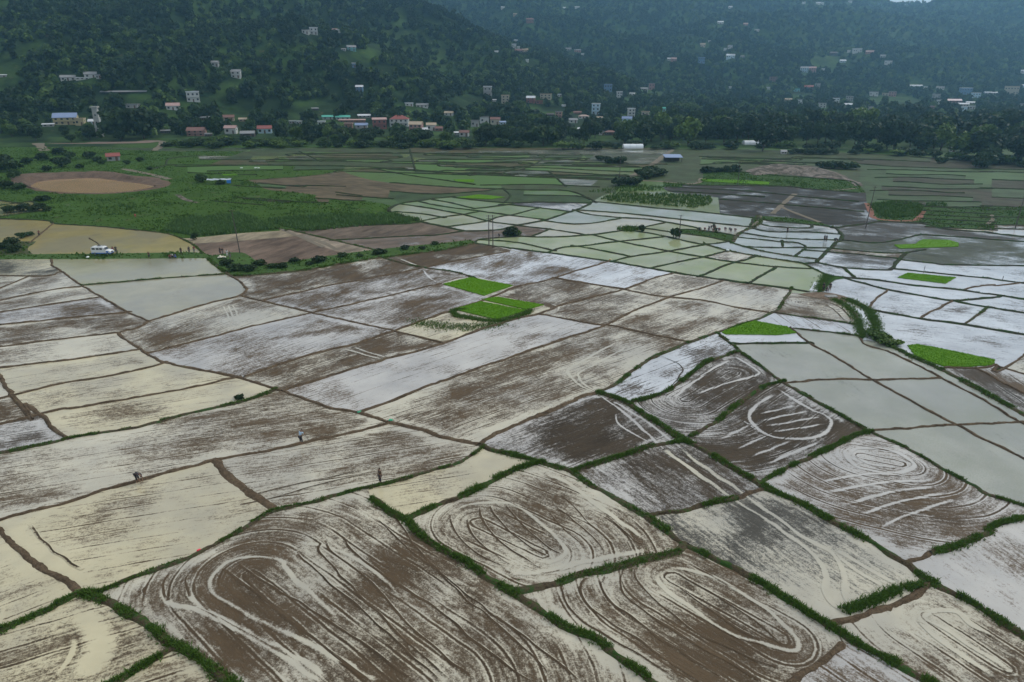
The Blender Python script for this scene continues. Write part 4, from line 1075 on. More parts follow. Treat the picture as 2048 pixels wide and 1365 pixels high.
# a few more strips of standing grass inside fields
def strip_pts(pts, w, n):
    G = np.array([gp(x, y)[:2] for x, y in pts]); L = spline(G, .4); i = rng.integers(0, len(L), n)
    return np.column_stack([L[i] + rng.normal(0, w * .4, (n, 2)), np.zeros(n)])
for pts, w, n, h in (([(1693, 1221), (1745, 1203), (1793, 1181)], .7, 900, .42), ([(1811, 1177), (1840, 1172)], .6, 250, .4), ([(940, 984), (960, 975)], .8, 150, .4),
                     ([(915, 632), (960, 640), (1000, 642), (1040, 632), (1060, 622)], 1.4, 1500, .35), ([(830, 645), (880, 652), (940, 655), (1000, 648)], 3.2, 1300, .26), ([(930, 620), (905, 622), (915, 635)], 1.0, 400, .4)):
    q = strip_pts(pts, w, n); GP = np.vstack([GP, q]); GH = np.concatenate([GH, np.full(n, h)])
for pts, w, n, h in (([(1669, 600), (1698, 617), (1716, 642), (1725, 675)], 1.6, 1600, .3), ([(1694, 599), (1735, 620), (1749, 646), (1753, 678)], 1.8, 1800, .34), ([(1655, 552), (1646, 566), (1638, 582)], 1.8, 1000, .35)):
    q = strip_pts(pts, w, n); q[:, 2] = .08; GP = np.vstack([GP, q]); GH = np.concatenate([GH, np.full(n, h)])
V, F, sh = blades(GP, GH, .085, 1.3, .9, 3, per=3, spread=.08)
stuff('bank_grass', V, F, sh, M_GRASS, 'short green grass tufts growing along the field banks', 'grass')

# pasture tufts and low weeds on the green fields
WP, WH = [], []
for B0, B1, lo, hi, ar, px, py in FIELD_INFO:
    if ar < 15: continue
    box = (hi - lo).prod(); n = int(min(60000, box * (0.85 if lo[1] < 330 else 0.22)))
    P = lo + rng.random((n, 2)) * (hi - lo); P = P[(P[:, 1] < 520)]
    qx, qy, _ = proj(np.column_stack([P, np.zeros(len(P))])); P = P[(qx > -60) & (qx < 2110)]
    if not len(P): continue
    for k0 in range(0, len(P), 4000):
        p = P[k0:k0 + 4000]; p = p[inside(p, B0, B1)]
        cl = fbm(p[:, 0] / 9, p[:, 1] / 9, 3, 55); keep = cl > rng.random(len(p)) * .75
        p, cl = p[keep], cl[keep]
        WP.append(np.column_stack([p, np.zeros(len(p))])); WH.append(.25 + 1.1 * np.clip(cl - .42, 0, 1) * 1.6)
WP, WH = np.vstack(WP), np.concatenate(WH)
kp = ~inside(WP[:, :2], Lo, np.roll(Lo, -1, 0)); WP, WH = WP[kp], WH[kp]
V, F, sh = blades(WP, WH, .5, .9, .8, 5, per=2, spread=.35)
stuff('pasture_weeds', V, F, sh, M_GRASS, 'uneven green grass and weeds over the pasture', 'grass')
print('NOTE tufts', len(GP) * 3, len(WP) * 2)

BEDS = [
 ([(886, 569), (941, 556), (1026, 572), (968, 592)], 'bright green rice seedling bed standing alone above the paired beds'),
 ([(964, 600), (995, 595), (1087, 611), (1053, 620)], 'narrow bright green seedling bed, upper half of the paired beds'),
 ([(908, 619), (961, 604), (1053, 622), (992, 640)], 'wider bright green seedling bed with ragged weedy edge, lower half of the paired beds'),
 ([(1443, 665), (1475, 650), (1510, 643), (1575, 655), (1592, 667), (1550, 671), (1500, 670), (1452, 670)], 'wedge-shaped bright green seedling bed above the pale rice squares'),
 ([(1815, 692), (1835, 690), (1870, 696), (1990, 721), (1987, 731), (1940, 734), (1884, 733), (1830, 713)], 'bright green seedling bed along the grassy bank below the canal'),
 ([(1795, 556), (1815, 547), (1911, 556), (1891, 568)], 'yellow-green oblong seedling bed in the middle of white water'),
 ([(1788, 491), (1832, 489), (1836, 484), (1846, 480), (1898, 481), (1917, 487), (1917, 494), (1858, 496), (1800, 498)], 'stepped yellow-green seedling bed amid dark mud'),
 ([(910, 396), (958, 390), (1010, 395), (981, 399)], 'thin yellow-green seedling bed beside the black wet strips'),
 ([(1402, 359), (1480, 361), (1539, 365), (1537, 370), (1474, 367), (1406, 363)], 'long thin yellow-green bed below the sand heap'),
 ([(740, 426), (788, 430), (786, 434), (749, 431)], 'small yellow-green seedling patch at the end of the maize'),
 ([(907, 360), (948, 360), (948, 365), (912, 364)], 'tiny yellow-green seedling patch where two thin banks meet'),
 ([(443, 349), (470, 348), (476, 351), (448, 352)], 'tiny yellow-green seedling patch behind the blue tarpaulin shelter'),
]
def mk_bed():
    t = NT('seed_bed'); pos = t.n('NewGeometry').outputs['Position']; a = t.noise(pos, 4.0, 4, .7); b = t.noise(pos, .4, 3)
    return t.done(t.bsdf(t.mix(t.m('MULTIPLY', t.m('ADD', a, b), .5), (0.060, 0.150, 0.006), (0.125, 0.270, 0.014)), .8, .1, t.bump(a, .8, .15)))
M_BED = mk_bed()
for bi, (pts, lab) in enumerate(BEDS):
    G = np.array([gp(x, y)[:2] for x, y in pts]); cen = G.mean(0)
    L = []
    for a, b in zip(G, np.roll(G, -1, 0)):
        n = max(2, int(np.linalg.norm(b - a) / .5)); L.append(a + (b - a) * (np.arange(n) / n)[:, None])
    L = np.vstack(L); L = L + (rng.random(L.shape) - .5) * .22
    B0, B1 = L, np.roll(L, -1, 0); lo, hi = L.min(0), L.max(0)
    root = link('rice_seedbed', None, None, (cen[0], cen[1], 0))
    rel = L - cen; n = len(L)
    V = np.concatenate([np.column_stack([rel * 1.004, np.full(n, -.02)]), np.column_stack([rel, np.full(n, .15)]), np.column_stack([rel * .985, np.full(n, .19)])])
    i = np.arange(n); Fq = [tuple(x) for x in np.concatenate([np.stack([i, (i + 1) % n, n + (i + 1) % n, n + i], -1), np.stack([n + i, n + (i + 1) % n, 2 * n + (i + 1) % n, 2 * n + i], -1)]).tolist()] + [tuple(range(2 * n, 3 * n))]
    link('soil_bed', mesh_np('soil_bed', V, Fq, M_BED), root)
    k = int((hi - lo).prod() * (34 if lo[1] < 200 else 8)); P = lo + rng.random((k, 2)) * (hi - lo); P = P[inside(P, B0, B1)] - cen
    V, F, sh = blades(np.column_stack([P, np.full(len(P), .15)]), .17, .07, .5, .5, 80 + bi, per=2, spread=.05)
    o = link('seedlings', mesh_np('seedlings', V, F, M_SEED, False, {'shade': ('FLOAT', sh)}), root); o['kind'] = 'stuff'
    tag(root, lab, 'seedbed')

# standing maize and tall reeds
def in_poly_pts(pts, dens):
    G = np.array([gp(x, y)[:2] for x, y in pts]); B0, B1 = G, np.roll(G, -1, 0); lo, hi = G.min(0), G.max(0)
    P = lo + rng.random((int((hi - lo).prod() * dens), 2)) * (hi - lo); return np.column_stack([(p := P[inside(P, B0, B1)]), np.zeros(len(p))])
MZ = [in_poly_pts(p, d) for p, d in (
    ([(330, 463), (400, 473), (480, 467), (560, 458), (515, 440), (480, 428), (400, 436), (345, 444)], 3.0),
    ([(560, 452), (620, 464), (708, 454), (820, 447), (845, 441), (790, 428), (700, 428), (600, 434), (530, 440)], 1.8))]
q = np.vstack(MZ); V, F, sh = blades(q, (.9 + .5 * rng.random(len(q))) * (.5 + fbm(q[:, 0] / 6, q[:, 1] / 6, 2, 5)), .26, 1.1, .8, 9, per=4, spread=.25)
stuff('maize', V, F, sh, M_MAIZE, 'dense tall green maize standing below the pasture', 'maize')
RD = [in_poly_pts(p, d) for p, d in (
    ([(1200, 398), (1225, 388), (1330, 388), (1420, 393), (1425, 408), (1390, 416), (1300, 409), (1225, 403)], .9),
    ([(1740, 410), (1790, 402), (1838, 408), (1845, 420), (1838, 432), (1790, 438), (1760, 434)], 1.1),
    ([(1850, 408), (1900, 405), (1890, 414), (1855, 414)], .8), ([(1005, 466), (1040, 465), (1040, 473), (1010, 474)], 2.0),
    ([(1232, 462), (1240, 455), (1285, 455), (1290, 459), (1262, 464)], 2.0), ([(1180, 384), (1240, 372), (1330, 372), (1330, 380), (1230, 388)], .4))]
q = np.vstack(RD); V, F, sh = blades(q, (.6 + .6 * rng.random(len(q))) * (.5 + fbm(q[:, 0] / 5, q[:, 1] / 5, 2, 6)), .30, 1.2, .8, 12, per=4, spread=.3)
stuff('tall_reeds', V, F, sh, M_GRASS, 'tall green reeds and cane in thick stands among the strips', 'reeds')
# ------------------------------------------------------------------ houses
WALLS = {'white': (.50, .51, .49), 'cream': (.42, .39, .30), 'grey': (.34, .34, .33), 'blue': (.14, .24, .36), 'paleblue': (.42, .55, .62), 'pink': (.36, .22, .19), 'red': (.24, .10, .085), 'brick': (.22, .13, .10),
         'yellow': (.42, .36, .21), 'teal': (.20, .42, .42), 'dark': (.07, .065, .06), 'tan': (.42, .34, .25), 'green': (.25, .40, .30)}
ROOFS = {'white': (.62, .63, .64), 'grey': (.25, .25, .25), 'pinkish': (.42, .27, .24), 'redbrown': (.21, .11, .09), 'red': (.27, .085, .07), 'blue': (.22, .28, .42), 'teal': (.09, .36, .28), 'tan': (.42, .33, .23), 'salmon': (.42, .30, .25), 'dark': (.10, .09, .09), 'palepink': (.66, .50, .48)}
M_GLASS = (lambda t: t.done(t.bsdf((0.03, 0.035, 0.04), 0.12, 0.5)))(NT('window_glass'))
M_FRAME = plain('window_frame', (.35, .30, .25), .6, .15, 3)
M_DOOR = plain('door_wood', (.13, .08, .055), .7, .2, 3)
HBOX = []      # pixel boxes of houses (x0, x1, y0, y1, distance) so that the trees planted later leave them in sight
def house(px, py, wpx, hpx, wall, roof, rk='gable', st=1, label=None, group=None, open_=False, yaw=None, deep=None, cat='house', name='house'):
    """px, py: middle of the foot of the front wall; wpx, hpx: size in photo pixels; rk: gable, flat, shed, hip, none"""
    p = hit(px, py); dist = float(np.hypot(p[0], p[1])); m = dist / FPX * cp
    w, h = max(3.0, wpx * m * .86), max(2.4, hpx * m * .84)
    big = wpx >= 11
    HBOX.append((px - wpx / 2 - 1, px + wpx / 2 + 1, py - hpx - 1, py, dist))
    dp = deep or float(np.clip(w * .62, 4.5, 11)); yaw = yaw if yaw is not None else random.uniform(-.22, .22)
    az = -math.atan2(p[0], p[1]) * .6
    zb = min(tz(p[0] + dx, p[1] + dy) for dx in (-w / 2, w / 2) for dy in (0, dp))
    root = link(name, None, None, (p[0], p[1], p[2]), az + yaw)
    wm, rm = pmat('wall_' + wall, WALLS[wall], rough=.85, var=.22, scale=.7), pmat('roof_' + roof, ROOFS[roof], rough=.55, var=.3, scale=.9)
    rh = {'gable': min(.34 * h, dp * .30), 'hip': min(.34 * h, dp * .30), 'shed': min(.25 * h, 1.2), 'flat': .35, 'none': .0}[rk]
    wh = h - rh; fnd = -max(1.0, p[2] - zb + .8)
    b = MB()
    if open_:                                       # shed on posts with a dark back wall
        for k in range(max(2, int(w / 4)) + 1):
            b.box(-w / 2 + k * w / max(2, int(w / 4)), .15, (wh + fnd) / 2, .22, .22, wh - fnd)
        b.box(0, dp * .9, (wh + fnd) / 2, w, .2, wh - fnd); b.box(0, dp * .5, .05 + fnd / 2, w, dp * .8, -fnd + .1)
    elif rk == 'gable':
        b.box(0, dp / 2, (wh + fnd) / 2, w, dp, wh - fnd)
        for s in (-1, 1):
            b.prism([(s * (w / 2 - .01) - .1 * s, wh), (s * (w / 2 - .01), wh), (s * (w / 2 - .01), wh + .01), (s * (w / 2 - .01) - .1 * s, wh + .01)], .02, dp - .02)
            b.add([(s * (w / 2 - .012), .02, wh), (s * (w / 2 - .012), dp - .02, wh), (s * (w / 2 - .012), dp / 2, wh + rh - .06)], [(0, 1, 2)])
    else: b.box(0, dp / 2, (wh + fnd) / 2, w, dp, wh - fnd)
    wo_ = b.build('wall', wm, root)
    r = MB(); e = .55; th = .16
    if rk == 'gable':
        for s, y0, y1 in ((1, -e, dp / 2), (-1, dp + e, dp / 2)):
            z0 = wh - e * rh / (dp / 2)
            r.add([(-w / 2 - e, y0, z0), (w / 2 + e, y0, z0), (w / 2 + e, y1, wh + rh), (-w / 2 - e, y1, wh + rh), (-w / 2 - e, y0, z0 + th), (w / 2 + e, y0, z0 + th), (w / 2 + e, y1, wh + rh + th), (-w / 2 - e, y1, wh + rh + th)],
                  [(0, 3, 2, 1), (4, 5, 6, 7), (0, 1, 5, 4), (2, 3, 7, 6), (1, 2, 6, 5), (0, 4, 7, 3)])
    elif rk == 'hip':
        z0 = wh - .1; k = min(w * .3, dp * .5)
        r.add([(-w / 2 - e, -e, z0), (w / 2 + e, -e, z0), (w / 2 + e, dp + e, z0), (-w / 2 - e, dp + e, z0), (-w / 2 + k, dp / 2, z0 + rh + .1), (w / 2 - k, dp / 2, z0 + rh + .1)],
              [(0, 3, 2, 1), (0, 1, 5, 4), (2, 3, 4, 5), (1, 2, 5), (3, 0, 4)])
    elif rk == 'shed':
        r.add([(-w / 2 - e, -e, wh), (w / 2 + e, -e, wh), (w / 2 + e, dp + e, wh + rh), (-w / 2 - e, dp + e, wh + rh), (-w / 2 - e, -e, wh + th), (w / 2 + e, -e, wh + th), (w / 2 + e, dp + e, wh + rh + th), (-w / 2 - e, dp + e, wh + rh + th)],
              [(0, 3, 2, 1), (4, 5, 6, 7), (0, 1, 5, 4), (2, 3, 7, 6), (1, 2, 6, 5), (0, 4, 7, 3)])
    elif rk == 'flat':
        r.box(0, dp / 2, wh + .12, w + .8, dp + .8, .24)
        for (cx, cy, sx, sy) in ((0, -.3, w + .7, .12), (0, dp + .3, w + .7, .12), (-w / 2 - .3, dp / 2, .12, dp + .4), (w / 2 + .3, dp / 2, .12, dp + .4)): r.box(cx, cy, wh + .5, sx, sy, .52)
    if rk != 'none':
        ro = r.build('roof', rm, root)
        if big and rk == 'gable' and not open_:
            MB().tube([(-w / 2 - e, dp / 2, wh + rh + th), (w / 2 + e, dp / 2, wh + rh + th)], .12, 5).build('ridge_cap', rm, ro)
    if not open_ and wpx >= 7 and hpx >= 5:
        n = max(2, min(5, int(w / 3.6))); sh = wh / st
        for s in range(st):
            zc = sh * s + sh * .55
            for k in range(n):
                x = -w / 2 + (k + .5) * w / n
                if s == 0 and k == n // 2 and sh > 2.0:
                    MB().box(x, -.03, min(1.35, sh * .42), 1.3, .10, min(2.7, sh * .84)).build('door', M_DOOR, root); continue
                ww, hh = min(1.6, w / n * .5), min(1.7, sh * .42)
                f = MB().box(x, -.02, zc + hh / 2 + .05, ww + .2, .12, .1).box(x, -.02, zc - hh / 2 - .05, ww + .2, .12, .1).box(x - ww / 2 - .05, -.02, zc, .1, .12, hh).box(x + ww / 2 + .05, -.02, zc, .1, .12, hh).build('window', M_FRAME, root)
                MB().box(x, -.01, zc, ww, .06, hh).build('pane', M_GLASS, f)
            if s and big:
                MB().box(0, -.5, sh * s, w, 1.0, .12).box(0, -.97, sh * s + .55, w, .06, .06).box(0, -.97, sh * s + .3, w, .04, .04).build('balcony', wm, root)
        if big:
            for sgn in (-1, 1):
                X_ = sgn * (w / 2 + .02); f = MB().box(X_, dp * .5, wh * .6, .10, 1.3, .1).box(X_, dp * .5, wh * .6 + 1.0, .10, 1.3, .1).box(X_, dp * .5 - .6, wh * .6 + .5, .10, .1, .9).box(X_, dp * .5 + .6, wh * .6 + .5, .10, .1, .9).build('window', M_FRAME, root)
                MB().box(sgn * (w / 2 + .01), dp * .5, wh * .6 + .5, .06, 1.1, .9).build('pane', M_GLASS, f)
    tag(root, label, cat, group)
    return root
H = house
H(4, 160, 18, 6, 'grey', 'white', 'shed', 1, 'low white-roofed shed at the edge of a bright clearing on the dark hill', cat='shed', name='shed')
H(137, 164, 26, 11, 'white', 'grey', 'gable', 1, 'long whitewashed house with grey roof, beside a low white shed on the dark hill')
H(165, 161, 24, 5, 'white', 'white', 'shed', 1, 'low white sheet-roofed shed between two hillside houses', cat='shed', name='shed')
H(182, 159, 22, 12, 'white', 'grey', 'gable', 1, 'white hillside house with dark porch and patchy grey roof')
H(198, 161, 9, 8, 'grey', 'grey', 'flat', 1, 'small grey lean-to beside the white hillside house with dark porch', cat='shed', name='shed')
H(248, 192, 86, 7, 'dark', 'grey', 'gable', 1, 'very long low open shed with pale roof above a green bank', open_=True, yaw=0, deep=9, cat='shed', name='long_shed')
H(132, 252, 42, 23, 'yellow', 'blue', 'gable', 2, 'yellow two-storey house with shiny blue roof at the foot of the hill')
H(160, 252, 17, 14, 'yellow', 'tan', 'flat', 1, 'small yellow flat-roofed annex beside the blue-roofed house')
H(97, 255, 20, 5, 'grey', 'white', 'shed', 1, 'low shed with white sheet roof in front of an ochre bank', cat='shed', name='shed')
H(184, 250, 13, 10, 'paleblue', 'white', 'gable', 1, 'tiny pale blue house with white roof next to the concrete path', cat='house')
H(388, 207, 26, 22, 'white', 'white', 'flat', 2, 'white two-storey house with columns and flat roof above a green slope')
H(347, 223, 26, 15, 'white', 'pinkish', 'gable', 1, 'white cottage with pink-brown roof and two dark windows')
H(472, 157, 20, 18, 'white', 'grey', 'gable', 2, 'tall narrow white house with grey roof high above a red cut bank')
H(264, 218, 24, 8, 'grey', 'grey', 'flat', 1, 'low broken grey house behind the two big dark trees')
H(410, 242, 18, 9, 'dark', 'grey', 'shed', 1, 'dark timber shed with pale grey roof on the green slope', cat='shed', name='shed')
H(458, 243, 22, 13, 'tan', 'redbrown', 'gable', 1, 'tan house with rusty roof above the white pink-roofed house')
H(486, 244, 16, 8, 'tan', 'tan', 'gable', 1, 'small tan cottage right of the rusty-roofed house')
H(391, 273, 36, 18, 'pink', 'redbrown', 'gable', 2, 'pink two-storey house with rusty red roof at the valley edge')
H(461, 269, 25, 18, 'white', 'pinkish', 'gable', 1, 'white house with pink roof and dark doorway at the valley edge')
H(331, 268, 18, 6, 'dark', 'grey', 'shed', 1, 'grey tin-roofed shed beside the winding pale track', cat='shed', name='shed')
H(417, 274, 14, 6, 'dark', 'grey', 'shed', 1, 'low grey tin shed against the pink two-storey house', cat='shed', name='shed')
H(495, 275, 30, 13, 'dark', 'grey', 'gable', 1, 'dark barn with dull grey roof between two white houses', cat='barn', name='barn')
H(430, 134, 14, 12, 'grey', 'grey', 'gable', 1, 'weathered grey hut half hidden by trees on the dark hill')
H(530, 268, 30, 17, 'paleblue', 'red', 'gable', 1, 'pale blue house with red roof at the valley edge')
H(584, 249, 12, 6, 'white', 'white', 'flat', 1, 'one of two small white sheds side by side on the green slope', 'small white sheds on the green slope', cat='shed', name='shed')
H(598, 249, 11, 6, 'white', 'white', 'flat', 1, 'one of two small white sheds side by side on the green slope', 'small white sheds on the green slope', cat='shed', name='shed')
H(643, 252, 16, 9, 'white', 'white', 'flat', 1, 'small white house with flat roof just below the teal roofs')
H(656, 241, 24, 9, 'grey', 'teal', 'gable', 1, 'smaller of two halls with bright teal roof', cat='hall', name='hall')
H(686, 241, 32, 10, 'grey', 'teal', 'gable', 1, 'larger of two halls with bright teal roof', cat='hall', name='hall')
H(729, 237, 28, 7, 'grey', 'white', 'gable', 1, 'hall with bright white roof right of the teal roofs', cat='hall', name='hall')
H(704, 246, 60, 6, 'brick', 'pinkish', 'shed', 1, 'long low brick row with pinkish roof below the teal roofs', deep=6, yaw=0)
H(723, 258, 28, 12, 'grey', 'blue', 'gable', 1, 'grey workshop with sagging blue sheet roof', cat='workshop', name='workshop')
H(697, 259, 18, 13, 'brick', 'pinkish', 'flat', 1, 'unplastered brick house left of the blue-roofed workshop')
H(719, 187, 16, 14, 'blue', 'white', 'gable', 2, 'dark blue hut with white roof alone in hillside trees')
H(631, 222, 14, 3.5, 'dark', 'grey', 'shed', 1, 'thin grey-roofed shelter at the top of the green slope', cat='shed', name='shed')
H(760, 259, 32, 25, 'red', 'pinkish', 'shed', 2, 'dark red two-storey building with stacked pink roofs')
H(798, 254, 43, 26, 'white', 'red', 'hip', 2, 'large white house under a wide red hipped roof')
H(831, 265, 30, 24, 'pink', 'tan', 'gable', 2, 'pink house with tan gable roof in front of the big white one')
H(849, 265, 14, 10, 'white', 'white', 'gable', 1, 'small white outhouse between two tan-roofed houses', cat='shed', name='shed')
H(863, 262, 22, 18, 'white', 'tan', 'gable', 1, 'white house with tan roof and arched gable')
H(878, 263, 17, 10, 'brick', 'redbrown', 'gable', 1, 'low brick wing right of the tan-roofed white house')
H(928, 274, 22, 14, 'white', 'redbrown', 'gable', 1, 'white house with red-brown roof half behind field trees')
H(914, 271, 11, 5, 'grey', 'white', 'shed', 1, 'tiny shed with brilliant white roof beside a red-brown roofed house', cat='shed', name='shed')
H(819, 215, 18, 7, 'white', 'white', 'flat', 1, 'low white row house on the green shoulder of the hill')
H(844, 216, 27, 9, 'white', 'grey', 'gable', 1, 'low white house with broken grey roof on the hill shoulder')
H(897, 232, 20, 10, 'white', 'tan', 'gable', 1, 'white cottage with tan roof among bright shrubs')
H(975, 193, 19, 22, 'grey', 'white', 'flat', 2, 'grey two-storey house with open loggia above green terraces')
H(950, 254, 18, 14, 'grey', 'grey', 'flat', 1, 'unfinished grey concrete house behind the belt trees')
H(969, 248, 21, 15, 'white', 'grey', 'flat', 1, 'white house with dark columns left of a brown-roofed one')
H(990, 250, 22, 17, 'cream', 'redbrown', 'gable', 1, 'cream house with brown tiled roof behind the belt trees')
H(1006, 251, 14, 9, 'paleblue', 'blue', 'shed', 1, 'small blue-roofed lean-to right of the brown tiled roof', cat='shed', name='shed')
H(1011, 209, 18, 20, 'cream', 'cream' if False else 'tan', 'flat', 3, 'cream three-storey block with flat roof in the village')
H(988, 204, 10, 5, 'white', 'white', 'shed', 1, 'white lean-to left of the cream three-storey block', cat='shed', name='shed')
H(1061, 208, 20, 16, 'red', 'white', 'gable', 2, 'brick-red house with bright white roof in the village')
H(1079, 210, 15, 8, 'red', 'redbrown', 'flat', 1, 'low brick-red wing right of the white-roofed red house')
H(1091, 199, 26, 12, 'cream', 'tan', 'flat', 2, 'long cream building with rows of dark windows in the village')
H(1119, 195, 8, 6, 'white', 'white', 'flat', 1, 'tiny white house right of the long cream building')
H(1127, 215, 8, 4, 'white', 'white', 'shed', 1, 'tiny bright white roof alone among dark village trees', cat='shed', name='shed')
H(1117, 236, 15, 14, 'pink', 'grey', 'flat', 2, 'greyish pink two-storey house behind the tree belt')
H(1101, 233, 16, 6, 'dark', 'dark', 'gable', 1, 'dark-roofed hut beside the greyish pink house')
H(1167, 238, 24, 9, 'white', 'salmon', 'hip', 1, 'white house under a broad salmon-coloured roof')
H(1147, 247, 19, 11, 'white', 'grey', 'gable', 1, 'whitewashed house in front of the salmon roof')
H(1155, 229, 18, 6, 'brick', 'redbrown', 'gable', 1, 'brick house with rusty roof behind the salmon roof')
H(1161, 262, 13, 6, 'white', 'white', 'gable', 1, 'shed with gleaming white roof above the dark field trees', cat='shed', name='shed')
H(1191, 230, 19, 25, 'paleblue', 'white', 'flat', 3, 'light blue three-storey house with white parapet')
H(1199, 241, 14, 8, 'tan', 'tan', 'gable', 1, 'tan cottage below the light blue three-storey house')
H(1216, 185, 18, 17, 'blue', 'blue', 'flat', 2, 'vivid blue two-storey house below the hill woods')
H(1239, 200, 12, 18, 'white', 'white', 'flat', 3, 'narrow white tower-like house right of the vivid blue one')
H(1264, 191, 12, 5, 'white', 'white', 'shed', 1, 'white-roofed shed next to a dry field under the woods', cat='shed', name='shed')
H(1303, 181, 13, 15, 'pink', 'grey', 'flat', 2, 'dusty pink house at the wood edge above a dry field')
H(1288, 182, 16, 7, 'grey', 'grey', 'gable', 1, 'grey low house left of the dusty pink one')
H(1263, 237, 16, 22, 'white', 'white', 'flat', 3, 'white three-storey house rising from dark trees')
H(1253, 247, 22, 15, 'paleblue', 'blue', 'gable', 1, 'blue-grey house in front of the white three-storey one')
H(1290, 232, 17, 9, 'cream', 'tan', 'flat', 1, 'low cream house right of the white three-storey one')
H(1326, 224, 9, 10, 'teal', 'teal', 'gable', 1, 'small teal house peeping through dark trees')
H(1220, 271, 24, 11, 'dark', 'redbrown', 'hip', 1, 'dark house with low maroon roof by the field edge')
H(1204, 271, 10, 8, 'white', 'grey', 'flat', 1, 'little white outhouse left of the maroon roof', cat='shed', name='shed')
H(1347, 326, 38, 15, 'dark', 'blue', 'shed', 1, 'open field shed with pale blue roof beside the pale track', open_=True, yaw=.1, deep=8, cat='shed', name='shed')
H(228, 324, 24, 16, 'grey', 'red', 'gable', 1, 'field hut with bright red roof among bushes', cat='hut', name='hut')
H(1568, 309, 10, 7, 'white', 'grey', 'gable', 1, 'little white field hut between dark bushes and the ploughed strips', cat='hut', name='hut')
H(1933, 272, 28, 5, 'green', 'grey', 'shed', 1, 'low greenish roof deep in the right-hand trees', cat='shed', name='shed')
H(1911, 286, 20, 7, 'white', 'white', 'gable', 1, 'white-roofed cottage beside the bright bamboo clump')
H(1904, 305, 9, 6, 'white', 'white', 'flat', 1, 'tiny white hut at the field edge under big dark trees', cat='hut', name='hut')
H(2003, 288, 22, 6, 'grey', 'white', 'shed', 1, 'shed with long thin white roof against the darkest trees', cat='shed', name='shed')
for x, y, w, h, wa, ro, lab in ((1645, 216, 14, 10, 'white', 'grey', 'white house with grey roof half sunk in treetops'), (1672, 207, 13, 10, 'white', 'white', 'white L-shaped house behind the tree belt'), (1698, 203, 14, 10, 'grey', 'grey', 'grey striped-looking house behind the tree belt'),
        (1697, 214, 15, 7, 'white', 'white', 'white house with low pale roof left of the bright long roof'), (1718, 223, 20, 6, 'grey', 'white', 'building with the brightest long white roof below the green paddock'), (1741, 223, 8, 9, 'grey', 'grey', 'small grey block right of the bright long roof'),
        (1747, 193, 17, 9, 'white', 'grey', 'whitewashed farmhouse at the far edge of the green paddock'), (1784, 194, 14, 10, 'pink', 'grey', 'dusty pink farmhouse at the far edge of the green paddock'), (1770, 192, 12, 5, 'cream', 'tan', 'low cream house left of the dusty pink farmhouse'),
        (1832, 175, 22, 4, 'white', 'white', 'very thin long white roof beneath the far hill'), (1872, 198, 14, 9, 'grey', 'grey', 'grey house above a cluster of grey-white sheds'), (1878, 209, 10, 9, 'white', 'grey', 'pale house left of the pink-white roof'),
        (1862, 218, 12, 5, 'brick', 'pinkish', 'low pinkish-roofed shed below the grey houses'), (1908, 207, 30, 8, 'brick', 'palepink', 'long hall with bright pink-white roof'), (1926, 213, 20, 6, 'grey', 'white', 'row of white sheds below the pink-white hall'),
        (1941, 209, 15, 5, 'grey', 'white', 'white shed at the right end of the pink-white hall'), (1932, 190, 20, 13, 'blue', 'white', 'blue house with white roof under the far hill'), (1952, 197, 15, 10, 'paleblue', 'white', 'pale blue house right of the blue one'),
        (1983, 190, 23, 5, 'grey', 'white', 'long brilliant white roof alone under the far hill'), (2021, 191, 24, 16, 'cream', 'tan', 'cream frame building with open upper floor'), (2043, 213, 12, 5, 'grey', 'grey', 'grey roof at the end of the village below the cream frame'),
        (1928, 223, 10, 9, 'paleblue', 'white', 'pale blue cottage below the white sheds'), (1944, 219, 11, 6, 'white', 'white', 'white cottage right of the pale blue one'), (1617, 179, 18, 8, 'brick', 'red', 'house with faded red roof in the wooded valley'),
        (1635, 175, 10, 7, 'grey', 'grey', 'grey cottage right of the faded red roof'), (1594, 184, 12, 6, 'teal', 'teal', 'pale teal-roofed house below the faded red roof'), (1576, 203, 15, 6, 'cream', 'tan', 'pale flat-roofed house sunk in the wooded valley'),
        (1600, 208, 10, 9, 'white', 'grey', 'white gable peeping over valley treetops'), (1547, 164, 15, 10, 'brick', 'redbrown', 'brown brick house under the hazy wood')):
    H(x, y, w, h, wa, ro, 'gable' if h < 9 and w > 12 else 'flat', 2 if h > 9 else 1, lab)
